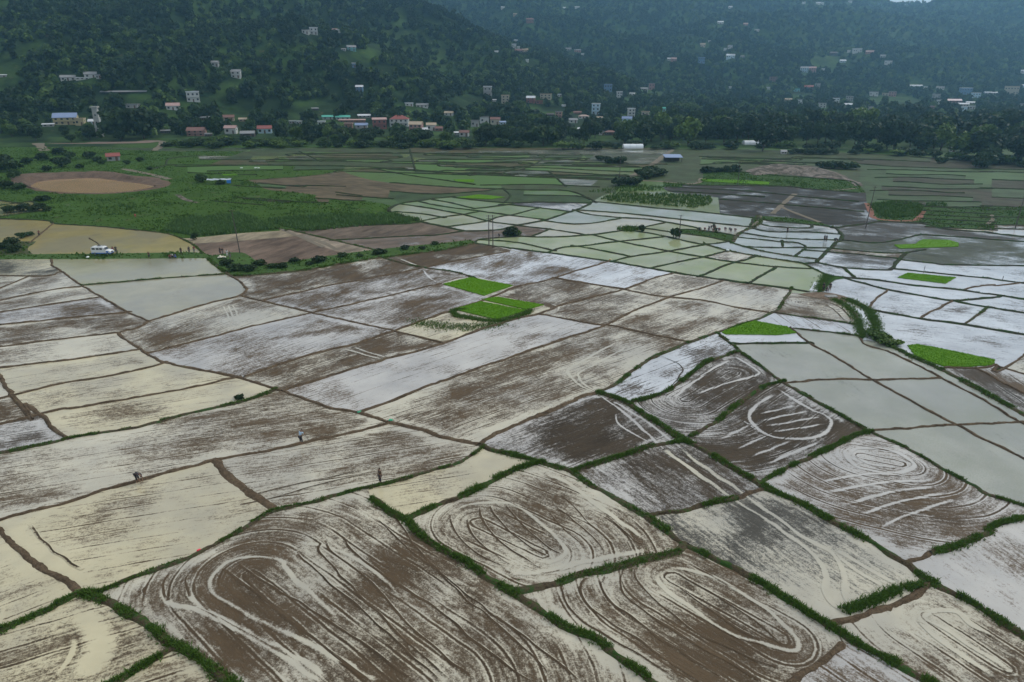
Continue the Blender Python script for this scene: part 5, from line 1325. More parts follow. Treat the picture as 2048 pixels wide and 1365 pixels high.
# knots of houses on the slopes
for x, y, w, h, wa, ro, lab in ((628, 70, 17, 15, 'white', 'white', 'white two-storey house on the dark spur above terraces'), (611, 70, 15, 9, 'white', 'grey', 'low grey-white wing left of the spur-top white house'), (669, 64, 10, 6, 'grey', 'pinkish', 'pinkish-roofed hut right of the spur-top white house'), (676, 66, 6, 6, 'white', 'white', 'tiny bright white box right of the pinkish hut'),
        (704, 105, 19, 12, 'teal', 'grey', 'grey-teal farmhouse above the yellow-green terrace'), (687, 103, 9, 5, 'grey', 'grey', 'small grey shed left of the grey-teal farmhouse'), (708, 136, 8, 10, 'blue', 'white', 'tiny bright blue hut under the yellow-green terrace'),
        (1403, 127, 14, 12, 'blue', 'blue', 'hazy blue house low on the far slope'), (1461, 118, 18, 9, 'paleblue', 'white', 'hazy pale house with white wall on the far slope'), (1405, 95, 11, 8, 'cream', 'cream' if False else 'tan', 'hazy cream house above a pale field'),
        (1348, 123, 11, 7, 'pink', 'pinkish', 'hazy pinkish house in the far wood'), (1714, 109, 17, 9, 'white', 'white', 'largest white house on the far knoll'), (1739, 109, 15, 7, 'pink', 'pinkish', 'pinkish house right of the largest one on the knoll'),
        (1686, 126, 12, 6, 'paleblue', 'white', 'pale blue-white roof below the knoll top'), (1776, 131, 14, 9, 'white', 'grey', 'white stepped house at the right foot of the knoll'), (1608, 146, 16, 12, 'paleblue', 'grey', 'blue-grey house at the left foot of the knoll'), (1624, 146, 14, 12, 'pink', 'pinkish', 'dusty pink house at the left foot of the knoll'),
        (1667, 114, 14, 9, 'dark', 'dark', 'dark timber house left of the knoll clearing'), (1060, 47, 16, 8, 'brick', 'redbrown', 'reddish house high on the middle spur'), (1028, 97, 10, 9, 'white', 'white', 'white house at the top of the spur hamlet'), (1038, 107, 16, 9, 'brick', 'redbrown', 'brown brick house in the heart of the spur hamlet'), (1049, 106, 14, 9, 'tan', 'tan', 'tan house in the heart of the spur hamlet'),
        (1155, 105, 15, 6, 'pink', 'grey', 'dusty pink house under a dark wooded knob'), (1137, 102, 12, 6, 'grey', 'grey', 'grey house left of the dusty pink one under the wooded knob')):
    H(x, y, w, h, wa, ro, 'flat' if wa in ('white', 'blue') else 'gable', 2 if h >= 12 else 1, lab)
for x, y, w, h, wa, ro in ((1006, 20, 8, 5, 'white', 'white'), (1032, 85, 8, 5, 'tan', 'white'), (1037, 98, 6, 5, 'white', 'white'), (1054, 126, 6, 6, 'white', 'white'), (1165, 112, 7, 4, 'white', 'white'), (1128, 19, 8, 4, 'white', 'white'), (1155, 19, 11, 4, 'white', 'white'), (1030, 33, 8, 6, 'tan', 'tan'), (993, 108, 8, 4, 'white', 'white'),
        (1441, 50, 12, 6, 'white', 'white'), (1491, 55, 9, 6, 'pink', 'pinkish'), (1514, 64, 9, 5, 'white', 'grey'), (1419, 86, 5, 4, 'white', 'white'), (1450, 102, 6, 5, 'white', 'white'), (1460, 98, 10, 7, 'white', 'grey'), (1338, 122, 8, 6, 'white', 'white'), (1461, 18, 8, 5, 'white', 'white'), (1607, 9, 7, 4, 'white', 'white'), (1636, 10, 9, 4, 'white', 'white'), (1645, 10, 5, 4, 'white', 'white'),
        (1700, 6, 8, 4, 'white', 'grey'), (1697, 107, 6, 5, 'white', 'white'), (1765, 117, 10, 6, 'grey', 'grey'), (1646, 146, 5, 8, 'white', 'white'), (2046, 148, 8, 7, 'white', 'white'), (2046, 176, 8, 6, 'paleblue', 'white'), (1485, 117, 8, 5, 'grey', 'grey'), (1537, 180, 6, 5, 'white', 'white'), (1850, 179, 7, 4, 'white', 'white'), (1880, 180, 14, 6, 'white', 'grey'), (1460, 178, 5, 4, 'white', 'white')):
    H(x, y, w, h, wa, ro, 'flat' if w < 8 else 'gable', 1, 'small pale house far off on the hazy wooded slope', 'far houses scattered over the hazy slopes')

# polytunnels: ribbed white half barrels
def tunnel(px, py, wpx, hpx, label):
    p = hit(px, py); m = float(np.hypot(p[0], p[1])) / FPX; w, h = wpx * m, hpx * m * 1.0; dp = 6.0
    root = link('polytunnel', None, None, p, 0.02); n = 10; V = []; ks = max(6, int(w / 2.2)); F = []
    for k in range(ks + 1):
        for j in range(n + 1):
            a = math.pi * j / n; s = 1 + (.02 if k % 2 else 0); V.append((-w / 2 + w * k / ks, dp / 2 - math.cos(a) * dp / 2 * s, math.sin(a) ** .8 * h * s))
    for k in range(ks):
        for j in range(n): F.append((k * (n + 1) + j, k * (n + 1) + j + 1, (k + 1) * (n + 1) + j + 1, (k + 1) * (n + 1) + j))
    F += [tuple(range(n, -1, -1)), tuple(ks * (n + 1) + j for j in range(n + 1))]
    link('cover', mesh_np('cover', np.array(V), F, pmat('polythene', (.72, .75, .76), rough=.35, var=.12)), root)
    for k in range(0, ks + 1, 2):
        MB().tube([(-w / 2 + w * k / ks, dp / 2 - math.cos(math.pi * j / n) * dp / 2 * 1.04, math.sin(math.pi * j / n) ** .8 * h * 1.04) for j in range(n + 1)], .05, 4).build('hoop', pmat('galvanised', (.4, .42, .44), rough=.4), root)
    tag(root, label, 'polytunnel'); HBOX.append((px - wpx / 2, px + wpx / 2, py - hpx, py, float(np.hypot(p[0], p[1]))))
tunnel(1267, 298, 38, 8, 'longer white polytunnel by the crop strips left of the pale track')
tunnel(1506, 290, 31, 7, 'shorter white polytunnel under the tall belt trees')
# blue tarpaulin shelter on poles
p = gp(440, 368); root = link('tarpaulin_shelter', None, None, p, .1)
b = MB(); NX = 10
V = [(-5.5 + 11 * i / NX, -1.6 + 3.2 * j / 4, 1.9 + .5 * (1 - abs(j - 2) / 2) + .14 * math.sin(i * 1.9 + j)) for j in range(5) for i in range(NX + 1)]
F = [(j * (NX + 1) + i, j * (NX + 1) + i + 1, (j + 1) * (NX + 1) + i + 1, (j + 1) * (NX + 1) + i) for j in range(4) for i in range(NX)]
link('sheet', mesh_np('sheet', np.array(V), F, pmat('grey_tarp', (.38, .42, .46), rough=.4)), root)
MB().box(4.6, -1.75, 1.2, 1.9, .05, 1.5).build('side_flap', pmat('blue_tarp', (.05, .22, .60), rough=.4), root)
for x in (-5, -1.7, 1.7, 5):
    for y in (-1.5, 1.5): MB().tube([(x, y, 0), (x + .05, y, 2.0)], .06, 5).build('pole', M_BARK, root)
tag(root, 'low shelter of grey and blue tarpaulin on poles in the pasture', 'shelter')

# slim concrete tower by the two big trees
p = hit(201, 274); d_ = float(np.hypot(p[0], p[1])); m = d_ / FPX; root = link('concrete_tower', None, None, p, .15); th = 46 * m
b = MB(); b.add([(x * w_, y * w_, z) for w_, z in ((5.0 * m, -2), (4.2 * m, th * .5), (3.8 * m, th)) for x, y in ((-1, -1), (1, -1), (1, 1), (-1, 1))], [(i * 4 + k, i * 4 + (k + 1) % 4, i * 4 + 4 + (k + 1) % 4, i * 4 + 4 + k) for i in range(2) for k in range(4)] + [(3, 2, 1, 0), (8, 9, 10, 11)])
b.build('shaft', M_CONC, root); MB().box(0, 0, th + .5, 11 * m, 11 * m, 1.0).build('head_slab', M_CONC, root)
for k in range(3): MB().box(0, -4.6 * m + k * .35 * m, th * (.25 + .25 * k), 2.0 * m, .25, 1.2).build('opening', M_GLASS, root)
tag(root, 'slim pale concrete tower left of the two huge dark trees', 'tower'); HBOX.append((194, 209, 224, 270, d_))
# ------------------------------------------------------------------ trees
def crown_mesh(name, seed, rx, rz, lobes, n, size, mat, droop=0.0):
    """leaf-clump faces spread through several lobes; returns mesh with base of the crown at z=0"""
    r = np.random.default_rng(seed)
    L = [(np.zeros(3) + (0, 0, rz), np.array([rx * .72, rx * .72, rz * .85]))]
    for k in range(lobes):
        a = 2 * math.pi * (k + r.random() * .7) / lobes; q = r.uniform(.35, .62) * rx
        L.append((np.array([math.cos(a) * q, math.sin(a) * q, rz * r.uniform(.55, 1.5)]), np.array([rx, rx, rz * .9]) * r.uniform(.34, .52)))
    P, D = [], []
    wts = np.array([l[1].prod() ** .67 for l in L]); cnt = (n * wts / wts.sum()).astype(int)
    for (c, s), k in zip(L, cnt):
        d = r.normal(size=(k, 3)); d /= np.linalg.norm(d, axis=1)[:, None]; d[:, 2] = np.abs(d[:, 2]) * np.where(r.random(k) < .78, 1, -1)
        rad = r.random(k) ** .33 * r.uniform(.8, 1.12, k); P.append(c + d * s * rad[:, None]); D.append(d)
    P, D = np.vstack(P), np.vstack(D); k = len(P)
    keep = fbm(P[:, 0] / (rx * .35) + seed, (P[:, 1] + P[:, 2] * 1.3) / (rx * .35), 2, seed) > .24
    P, D = P[keep], D[keep]; k = len(P)
    nrm = D * .6 + r.normal(size=(k, 3)) * .55 + (0, 0, .25); nrm /= np.linalg.norm(nrm, axis=1)[:, None]
    a = np.cross(nrm, r.normal(size=(k, 3))); a /= np.linalg.norm(a, axis=1)[:, None] + 1e-9; b = np.cross(nrm, a)
    s = size * r.uniform(.55, 1.35, k)[:, None]; e = r.uniform(.55, 1.0, k)[:, None]
    V = np.stack([P + a * s, P + b * s * e + nrm * s * .15, P - a * s * .9, P - b * s * e + nrm * s * .12], 1).reshape(-1, 3); V[:, 2] -= droop * s.repeat(4, 0)[:, 0]
    i = np.arange(k) * 4; F = np.concatenate([np.stack([i, i + 1, i + 2], -1), np.stack([i, i + 2, i + 3], -1)])
    sh = np.clip(r.random(k) * .7 + .3 * fbm(P[:, 0] / (rx * .5), P[:, 1] / (rx * .5) + P[:, 2] / rx, 2, seed + 5), 0, 1)
    return mesh_np(name, V, F.astype(np.int32), mat, False, {'shade': ('FLOAT', np.repeat(sh, 4))})
def trunk_mesh(name, h, rad, limbs, reach, seed):
    r = random.Random(seed); b = MB()
    b.tube([(0, 0, -.5), (.05, 0, h * .4), (r.uniform(-.2, .2), r.uniform(-.2, .2), h * .75), (r.uniform(-.4, .4), r.uniform(-.4, .4), h * 1.25)], [rad * 1.3, rad, rad * .8, rad * .3], 6)
    for k in range(limbs):
        a = 2 * math.pi * (k + r.random() * .6) / limbs; z = h * r.uniform(.55, .95)
        b.tube([(0, 0, z), (math.cos(a) * reach * .5, math.sin(a) * reach * .5, z + h * .25), (math.cos(a) * reach, math.sin(a) * reach, z + h * .6)], [rad * .5, rad * .3, rad * .1], 5)
    return b.mesh(name, M_BARK, True)
# kinds: (crown mesh, trunk mesh, height of crown base, total height for scale 1)
KIND = {}
def kind(key, th, rx, rz, lobes, n, size, mat, seeds, rad=.35):
    KIND[key] = [(crown_mesh('crown', s, rx, rz, lobes, n, size, mat), trunk_mesh('trunk', th * .6, rad * .7, 4, rx * .55, s), th * .12, th * .12 + rz * 2) for s in seeds]
kind('broad', 4.0, 5.2, 4.2, 7, 1500, .62, M_LEAF, (1, 2, 3, 4))
kind('tall', 6.5, 3.6, 6.0, 8, 1500, .58, M_LEAF, (5, 6, 7))
kind('bright', 3.0, 4.6, 4.4, 7, 1400, .58, M_LEAF2, (8, 9, 10))
kind('bush', .5, 2.0, 1.2, 5, 600, .30, M_LEAF, (11, 12, 13), .12)
kind('brightbush', .4, 1.8, 1.0, 5, 500, .28, M_LEAF2, (14, 15), .1)
def tree(key, x, y, h, name, label, cat, group=None, wide=1.0, z=None, v=None):
    cm, tm, cb, H0 = KIND[key][random.randrange(len(KIND[key])) if v is None else v]
    s = h / H0; root = link(name, None, None, (x, y, tz(x, y) if z is None else z), random.uniform(0, 6.28)); root.scale = (s * wide, s * wide, s)
    c = link('crown', cm, root, (0, 0, cb)); link('trunk', tm, root)
    tag(root, label, cat, group); return c
PLANTED = []
def blocked(px, py, hpx, wpx, d):
    for x0, x1, y0, y1, hd in HBOX:
        if d < hd + 6 and px + wpx * .36 > x0 and px - wpx * .36 < x1 and py - hpx * .93 < y1 - (y1 - y0) * .30 and py > y0: return True
    return False
TG = {'broad': ('broadleaf_tree', 'tree'), 'tall': ('tall_tree', 'tree'), 'bright': ('light_green_tree', 'tree'), 'bush': ('shrub', 'shrub'), 'brightbush': ('light_green_shrub', 'shrub')}
def put(key, px, py, h, label, group=None, wide=1.0, force=False):
    p = hit(px, py); d = float(np.hypot(p[0], p[1])); k = FPX / d
    if not force and blocked(px, py, h * k, h * k * .7 * wide, d): return
    if not force and any((p[0] - q[0]) ** 2 + (p[1] - q[1]) ** 2 < (.28 * (h + q[2])) ** 2 for q in PLANTED): return
    PLANTED.append((p[0], p[1], h)); tree(key, p[0], p[1], h, *TG[key][:1], label, TG[key][1], group, wide, z=p[2])
# single trees one can point at
put('broad', 244, 280, 24, 'left of two huge dark trees behind the winding pale track', None, 1.05, True)
put('broad', 288, 279, 24, 'right of two huge dark trees behind the winding pale track', None, 1.0, True)
put('bright', 1925, 318, 17, 'bushy light green bamboo-like tree right of the tiny white hut', None, 1.1, True)
put('broad', 1525, 303, 20, 'dark round tree at the end of the shorter polytunnel', None, .8, True)
put('tall', 1168, 290, 17, 'slim dark tree right of the gleaming white shed roof', None, .8, True)
put('bright', 1250, 287, 17, 'light green tree standing before the field-edge tree belt', None, 1.0, True)
put('broad', 800, 270, 9, 'dark bush-like tree in front of the large white house', None, 1.2, True)
put('bush', 1351, 478, 3.4, 'lone leafy shrub on the bank beside the bare pole', None, .8, True)
put('bush', 1283, 466, 2.6, 'small shrub at the end of the reeds on a rice bank', None, .7, True)
put('bush', 1022, 474, 3.0, 'shrub on the corner of the terraced green fields', None, 1.3, True)
put('bush', 480, 804, 0.9, 'little dark shrub on the mud bank between flooded fields', None, 1.4, True)
put('bush', 390, 485, 2.4, 'shrub on the bank at the corner of the ochre field', None, .7, True)
put('bush', 442, 371, 2.5, 'shrub in the pasture below the tarpaulin shelter', None, 1.2, True)
put('bush', 403, 366, 4.5, 'dark shrub at the left end of the tarpaulin shelter', None, 1.0, True)
LB = 'dark leafy shrub in the rough ground behind the orange pit'
for x, y, h in ((125, 335, 9), (140, 318, 7), (180, 318, 7), (195, 325, 5), (120, 312, 8), (20, 345, 10), (8, 330, 9), (30, 360, 6), (55, 330, 6), (85, 322, 7), (160, 338, 4), (95, 345, 5), (205, 330, 4), (255, 330, 4), (280, 325, 4), (15, 378, 6), (40, 382, 5), (300, 342, 3)): put('bush', x, y, h * .66, LB, 'shrubs behind the pit', 1.25, True)
for x, y, h in ((15, 425, 2), (22, 428, 3), (50, 424, 3.2), (70, 424, 2.5), (82, 420, 2.5), (95, 425, 2), (82, 405, 2.5), (92, 402, 2.2), (10, 500, 2.2), (30, 508, 2.6), (45, 478, 2), (25, 492, 2.5), (60, 476, 1.6)): put('bush', x, y, h, 'small shrub on the overgrown banks around the ochre fields', 'shrubs round the ochre fields', 1.3, True)
for x, y in ((520, 536), (545, 540), (590, 530), (640, 528), (685, 518), (720, 516), (760, 512), (810, 502), (845, 500), (500, 545), (470, 545), (870, 494), (620, 534), (565, 542), (455, 534)): put('bush', x, y, random.uniform(1.0, 2.0), 'low shrub on the long grassy bank across the plain', 'shrubs on the long grassy bank', 1.6, True)
for x, y, h in ((1760, 690, 1.6), (1772, 694, 1.4), (1750, 684, 1.6), (1790, 700, 1.2), (1742, 676, 1.2)): put('brightbush', x, y, h, 'low green shrub crowding the canal mouth', 'shrubs at the canal mouth', 1.5, True)
for x, y, h in ((1290, 357, 5), (1305, 354, 4.5), (1300, 348, 4), (1318, 352, 4), (1240, 372, 4), (1255, 371, 4), (1265, 373, 4), (1270, 370, 3)): put('bush', x, y, h, 'dark shrub where the two pale tracks meet', 'shrubs where the tracks meet', 1.6, True)
for x in range(1405, 1480, 8): put('bush', x, 347 + random.uniform(-4, 2), random.uniform(2.2, 4.2), 'dark tall shrub in the thicket left of the sand heap', 'thicket left of the sand heap', 1.1, True)
for x in range(1640, 1712, 9): put('bush', x, 337 + (x - 1640) * .05, random.uniform(2.5, 4.5), 'shrub in the hedge behind the sand heap', 'hedge behind the sand heap', 1.2, True)
for x in (1582, 1592, 1602, 1618, 1628, 1640, 1650, 1668, 1706): put('bush', x, 309 + random.uniform(-1, 2), random.uniform(2.6, 4.4), 'round dark bush in the row along the ploughed strips', 'row of round bushes', 1.3, True)
for x, y, h in ((1970, 335, 9), (1980, 330, 10), (1960, 338, 7), (1878, 328, 4), (1888, 327, 3.5)): put('bush', x, y, h, 'leafy shrub among the right-hand strips', 'shrubs among the right-hand strips', .9, True)
for x, y in ((1330, 335), (1345, 333), (1360, 335), (1240, 328), (1215, 325), (1225, 328), (1200, 322)): put('bush', x, y, random.uniform(3, 5), 'dark shrub along the fields near the blue-roofed shed', 'shrubs near the blue-roofed shed', 1.4)
# the belt along the far edge of the fields
def scatter(n, poly, kinds, hr, label, group, wide=1.0):
    G = np.array(poly, float); B0, B1 = G, np.roll(G, -1, 0); lo, hi = G.min(0), G.max(0); k = 0
    for _ in range(n * 6):
        q = lo + rng.random(2) * (hi - lo)
        if not inside(q[None], B0, B1)[0]: continue
        m0 = len(PLANTED); kk = random.choice(kinds); put(kk, q[0], q[1], random.uniform(*hr), {'broad': 'round dark broadleaf tree', 'tall': 'tall slim dark tree', 'bright': 'light green tree', 'bush': 'squat dark tree'}[kk] + label, group, wide * random.uniform(.85, 1.15)); k += len(PLANTED) - m0
        if k >= n: break
scatter(75, [(1235, 292), (1500, 293), (1700, 300), (1890, 312), (1900, 285), (1700, 265), (1500, 258), (1235, 262)], ['broad', 'tall', 'tall', 'broad', 'bright'], (14, 23), ' in the tall belt behind the right-hand fields', 'tall belt behind the right-hand fields', .9)
scatter(34, [(1850, 305), (1950, 322), (2060, 338), (2060, 272), (1850, 262)], ['broad', 'broad', 'tall', 'bright'], (15, 24), ' in the right-hand corner wood', 'right-hand corner wood', 1.0)
scatter(46, [(860, 292), (1000, 296), (1240, 292), (1240, 266), (1000, 256), (870, 270)], ['broad', 'broad', 'bright', 'tall'], (9, 16), ' in the low belt between the village and the strips', 'low belt before the village', 1.0)
scatter(26, [(620, 290), (860, 296), (860, 270), (640, 262)], ['broad', 'broad', 'bush', 'bright'], (7, 12), ' at the valley edge below the teal roofs', 'trees below the teal roofs', 1.1)
scatter(34, [(0, 292), (180, 290), (330, 283), (520, 288), (620, 288), (620, 262), (330, 255), (0, 255)], ['broad', 'bush', 'bright', 'broad'], (6, 12), ' at the foot of the left hill by the tracks', 'trees at the foot of the left hill', 1.0)
scatter(46, [(900, 248), (1240, 250), (1500, 245), (1900, 250), (2048, 255), (2048, 218), (1500, 208), (1000, 212)], ['broad', 'tall', 'broad', 'bright'], (11, 18), ' standing among the village houses', 'village trees', .95)
for poly, lab, grp in (([(1180, 300), (1500, 300), (1700, 307), (1900, 320), (2060, 342), (2060, 330), (1700, 298), (1180, 292)], 'dark shrub at the foot of the tall right-hand belt', 'undergrowth of the tall belt'), ([(620, 298), (900, 300), (1180, 300), (1180, 290), (620, 286)], 'dark shrub along the village edge of the strips', 'undergrowth along the village edge'), ([(330, 300), (620, 298), (620, 286), (330, 286)], 'dark shrub below the pink and white houses', 'undergrowth below the houses')):
    G = np.array(poly, float); lo_, hi_ = G.min(0), G.max(0); k = 0
    for _ in range(400):
        q = lo_ + rng.random(2) * (hi_ - lo_)
        if inside(q[None], G, np.roll(G, -1, 0))[0]:
            m0 = len(PLANTED); put(random.choice(['bush', 'bush', 'brightbush']), q[0], q[1], random.uniform(3, 6), lab, grp, random.uniform(1.1, 1.7)); k += len(PLANTED) - m0
        if k >= 40: break
print('NOTE planted', len(PLANTED))

# ------------------------------------------------------------------ the woods on the hills: one mass
C1 = crown_mesh('wood_crown', 21, 4.6, 4.6, 6, 260, 1.15, M_LEAF); C2 = crown_mesh('wood_crown', 22, 3.8, 6.0, 6, 260, 1.1, M_LEAF); C3 = crown_mesh('wood_crown', 23, 4.4, 4.0, 6, 240, 1.1, M_LEAF2)
protos = []
for cmesh, (x, y), lab in ((C1, (-452, 700), 'dark round tree on the lower left hill, first of three at the wood edge'), (C2, (-440, 712), 'slender dark tree on the lower left hill, second of three at the wood edge'), (C3, (-428, 704), 'light green tree on the lower left hill, third of three at the wood edge')):
    root = link('hill_tree', None, None, (x, y, tz(x, y))); protos.append(link('crown', cmesh, root, (0, 0, 1.0))); link('trunk', KIND['broad'][0][1], root); tag(root, lab, 'tree')
CLEAR_PX = [(720, 118, 46, 14), (755, 140, 40, 12), (700, 148, 40, 6), (1650, 128, 34, 12), (1790, 208, 62, 16), (420, 218, 90, 10), (560, 232, 90, 16), (245, 202, 60, 12), (10, 155, 26, 40), (60, 95, 22, 10), (930, 206, 40, 14), (780, 212, 36, 8), (1310, 192, 46, 8), (1385, 106, 24, 6), (130, 150, 20, 10),
            (480, 175, 40, 8), (640, 215, 60, 12), (1525, 172, 26, 5), (1850, 170, 40, 7), (1000, 250, 60, 6), (760, 100, 30, 10), (690, 60, 30, 6), (1090, 225, 60, 8), (20, 190, 22, 10), (650, 90, 30, 6), (130, 240, 60, 14), (550, 155, 30, 6), (1600, 195, 50, 6), (1060, 130, 30, 6)]
cand = []
for y0 in np.arange(560, 2760, 20.0):
    sp_ = 7.0 + (y0 - 560) * .0019; nx = int(2 * (y0 * .80 + 60) / sp_ * (20 / sp_))
    x = rng.uniform(-1, 1, nx) * (y0 * .80 + 60); y = y0 + rng.random(nx) * 20; cand.append(np.column_stack([x, y]))
cand = np.vstack(cand); cz = terrain(cand[:, 0], cand[:, 1])
P3 = np.column_stack([cand, cz]); u, v, f = proj(P3)
keep = (u > -90) & (u < 2140) & (v > -110)
P3, u, v, f = P3[keep], u[keep], v[keep], f[keep]
vis = np.ones(len(P3), bool)                              # leave out trees wholly behind a crest
for t in np.linspace(.35, .985, 36):
    q = P3 * t + np.array([0, 0, CAMH]) * (1 - t); q[:, 2] += 17 * t
    vis &= q[:, 2] > terrain(q[:, 0], q[:, 1]) - 2
P3, u, v = P3[vis], u[vis], v[vis]
dist = np.hypot(P3[:, 0], P3[:, 1])
ok = np.ones(len(P3), bool)
onflat = P3[:, 2] < 1.5
dens = np.where(onflat, .55, np.where(v > 215, .75, .98)) + (fbm(P3[:, 0] / 45, P3[:, 1] / 45, 3, 91) - .47) * np.where(onflat | (v > 150), 1.6, .9)
ok &= rng.random(len(P3)) < dens
for cx, cy, rx, ry in CLEAR_PX: ok &= (((u - cx) / rx) ** 2 + ((v - cy) / ry) ** 2) > 1 - .25 * rng.random(len(P3))
hgt = (rng.uniform(7.5, 15.5, len(P3)) * (1 + .5 * (fbm(P3[:, 0] / 60, P3[:, 1] / 60, 2, 93) - .47)))
hpx = hgt * FPX / dist
for x0, x1, y0, y1, hd in HBOX:
    wp = hgt * .38 * FPX / dist
    near = (dist < hd + 5) & (u + wp * .7 > x0) & (u - wp * .7 < x1) & (v > y0) & (v - hpx < y1 - (y1 - y0) * .33)
    ok &= ~near
for q in PLANTED: ok &= ((P3[:, 0] - q[0]) ** 2 + (P3[:, 1] - q[1]) ** 2) > 9
ok &= ~((v > 290))
P3, hgt, u, v = P3[ok], hgt[ok], u[ok], v[ok]
n = len(P3); pick = (fbm(P3[:, 0] / 80, P3[:, 1] / 80, 2, 95) * 1.5 + rng.random(n) * .9 - .1); idx = np.where(pick > 1.02, 2, np.where(rng.random(n) < .5, 0, 1))
me = mesh_np('woods', P3 - (0, 0, .8), np.zeros((0, 3), dtype=np.int32), None, False, {'scl': ('FLOAT', hgt / 10.5), 'rot': ('FLOAT', rng.uniform(0, 6.28, n)), 'idx': ('INT', idx)})
wood = tag(link('woods', me), 'dense dark woodland covering the hills behind the village', 'woods', None, 'stuff')
ng = bpy.data.node_groups.new('woods', 'GeometryNodeTree')
ng.interface.new_socket('Geometry', in_out='INPUT', socket_type='NodeSocketGeometry'); ng.interface.new_socket('Geometry', in_out='OUTPUT', socket_type='NodeSocketGeometry')
N_ = ng.nodes; K_ = ng.links; gi = N_.new('NodeGroupInput'); go = N_.new('NodeGroupOutput'); jn = N_.new('GeometryNodeJoinGeometry')
def nattr(nm, ty):
    a = N_.new('GeometryNodeInputNamedAttribute'); a.data_type = ty; a.inputs['Name'].default_value = nm; return a.outputs['Attribute']
sc_, ro_, ix_ = nattr('scl', 'FLOAT'), nattr('rot', 'FLOAT'), nattr('idx', 'INT')
cx_ = N_.new('ShaderNodeCombineXYZ'); K_.new(ro_, cx_.inputs['Z'])
for k, pr in enumerate(protos):
    oi = N_.new('GeometryNodeObjectInfo'); oi.inputs['Object'].default_value = pr; oi.transform_space = 'ORIGINAL'; oi.inputs['As Instance'].default_value = True
    cmp_ = N_.new('FunctionNodeCompare'); cmp_.data_type = 'INT'; cmp_.operation = 'EQUAL'; K_.new(ix_, cmp_.inputs[2]); cmp_.inputs[3].default_value = k
    ip = N_.new('GeometryNodeInstanceOnPoints'); K_.new(gi.outputs[0], ip.inputs['Points']); K_.new(cmp_.outputs[0], ip.inputs['Selection']); K_.new(oi.outputs['Geometry'], ip.inputs['Instance'])
    K_.new(cx_.outputs[0], ip.inputs['Rotation']); K_.new(sc_, ip.inputs['Scale']); K_.new(ip.outputs[0], jn.inputs[0])
K_.new(jn.outputs[0], go.inputs[0])
md = wood.modifiers.new('woods', 'NODES'); md.node_group = ng
print('NOTE woods', n)
# ------------------------------------------------------------------ people
SKIN = pmat('skin', (.20, .115, .075), rough=.6, var=.1); HAIR = pmat('hair', (.015, .013, .012), rough=.6, var=.1)
CLOTH = {'paleblue': (.36, .46, .55), 'dark': (.035, .035, .042), 'brown': (.10, .07, .05), 'red': (.45, .05, .06), 'blue': (.06, .15, .42), 'white': (.60, .60, .58), 'grey': (.20, .20, .20), 'maroon': (.18, .04, .05), 'green': (.07, .16, .09), 'tan': (.33, .26, .17)}
def cloth(k): return pmat('cloth_' + k, CLOTH[k], rough=.9, var=.2, scale=6)
POSE = {
 'stand': dict(pel=(0, 0, .88), spi=(0, 0, 1.08), che=(0, .01, 1.28), nek=(0, 0, 1.44), hed=(0, -.02, 1.53), top=(0, -.01, 1.62), sh=(.17, 0, 1.37), el=(.24, .02, 1.10), ha=(.24, -.10, .86), hip=(.09, 0, .85), kn=(.10, -.03, .47), an=(.10, .02, .09), to=(.11, -.13, .04)),
 'work': dict(pel=(0, .05, .87), spi=(0, 0, 1.06), che=(0, -.10, 1.24), nek=(0, -.18, 1.38), hed=(0, -.24, 1.46), top=(0, -.27, 1.54), sh=(.17, -.12, 1.31), el=(.22, -.28, 1.10), ha=(.10, -.46, 1.02), hip=(.09, .05, .84), kn=(.13, -.04, .46), an=(.14, .04, .09), to=(.15, -.11, .04)),
 'bend': dict(pel=(0, .16, .84), spi=(0, -.02, .93), che=(0, -.20, .92), nek=(0, -.38, .84), hed=(0, -.47, .77), top=(0, -.54, .71), sh=(.17, -.28, .86), el=(.20, -.34, .56), ha=(.11, -.44, .24), hip=(.09, .15, .82), kn=(.11, 0, .45), an=(.12, .10, .09), to=(.13, -.05, .04)),
 'sit': dict(pel=(0, .10, .22), spi=(0, .06, .42), che=(0, 0, .62), nek=(0, -.06, .78), hed=(0, -.10, .87), top=(0, -.11, .96), sh=(.17, -.02, .71), el=(.23, -.12, .48), ha=(.14, -.34, .46), hip=(.10, .08, .21), kn=(.15, -.28, .48), an=(.13, -.30, .09), to=(.14, -.43, .04)),
}
def skin_obj(name, V, E, Rr, mat, parent):
    me = bpy.data.meshes.new(name); me.from_pydata([tuple(v) for v in V], E, []); me.materials.append(mat)
    o = link(name, me, parent); o.modifiers.new('skin', 'SKIN').use_smooth_shade = True
    for i, r in enumerate(Rr): me.skin_vertices[0].data[i].radius = (r, r)
    me.skin_vertices[0].data[0].use_root = True
    s = o.modifiers.new('sub', 'SUBSURF'); s.levels = 1; s.render_levels = 1
    return o
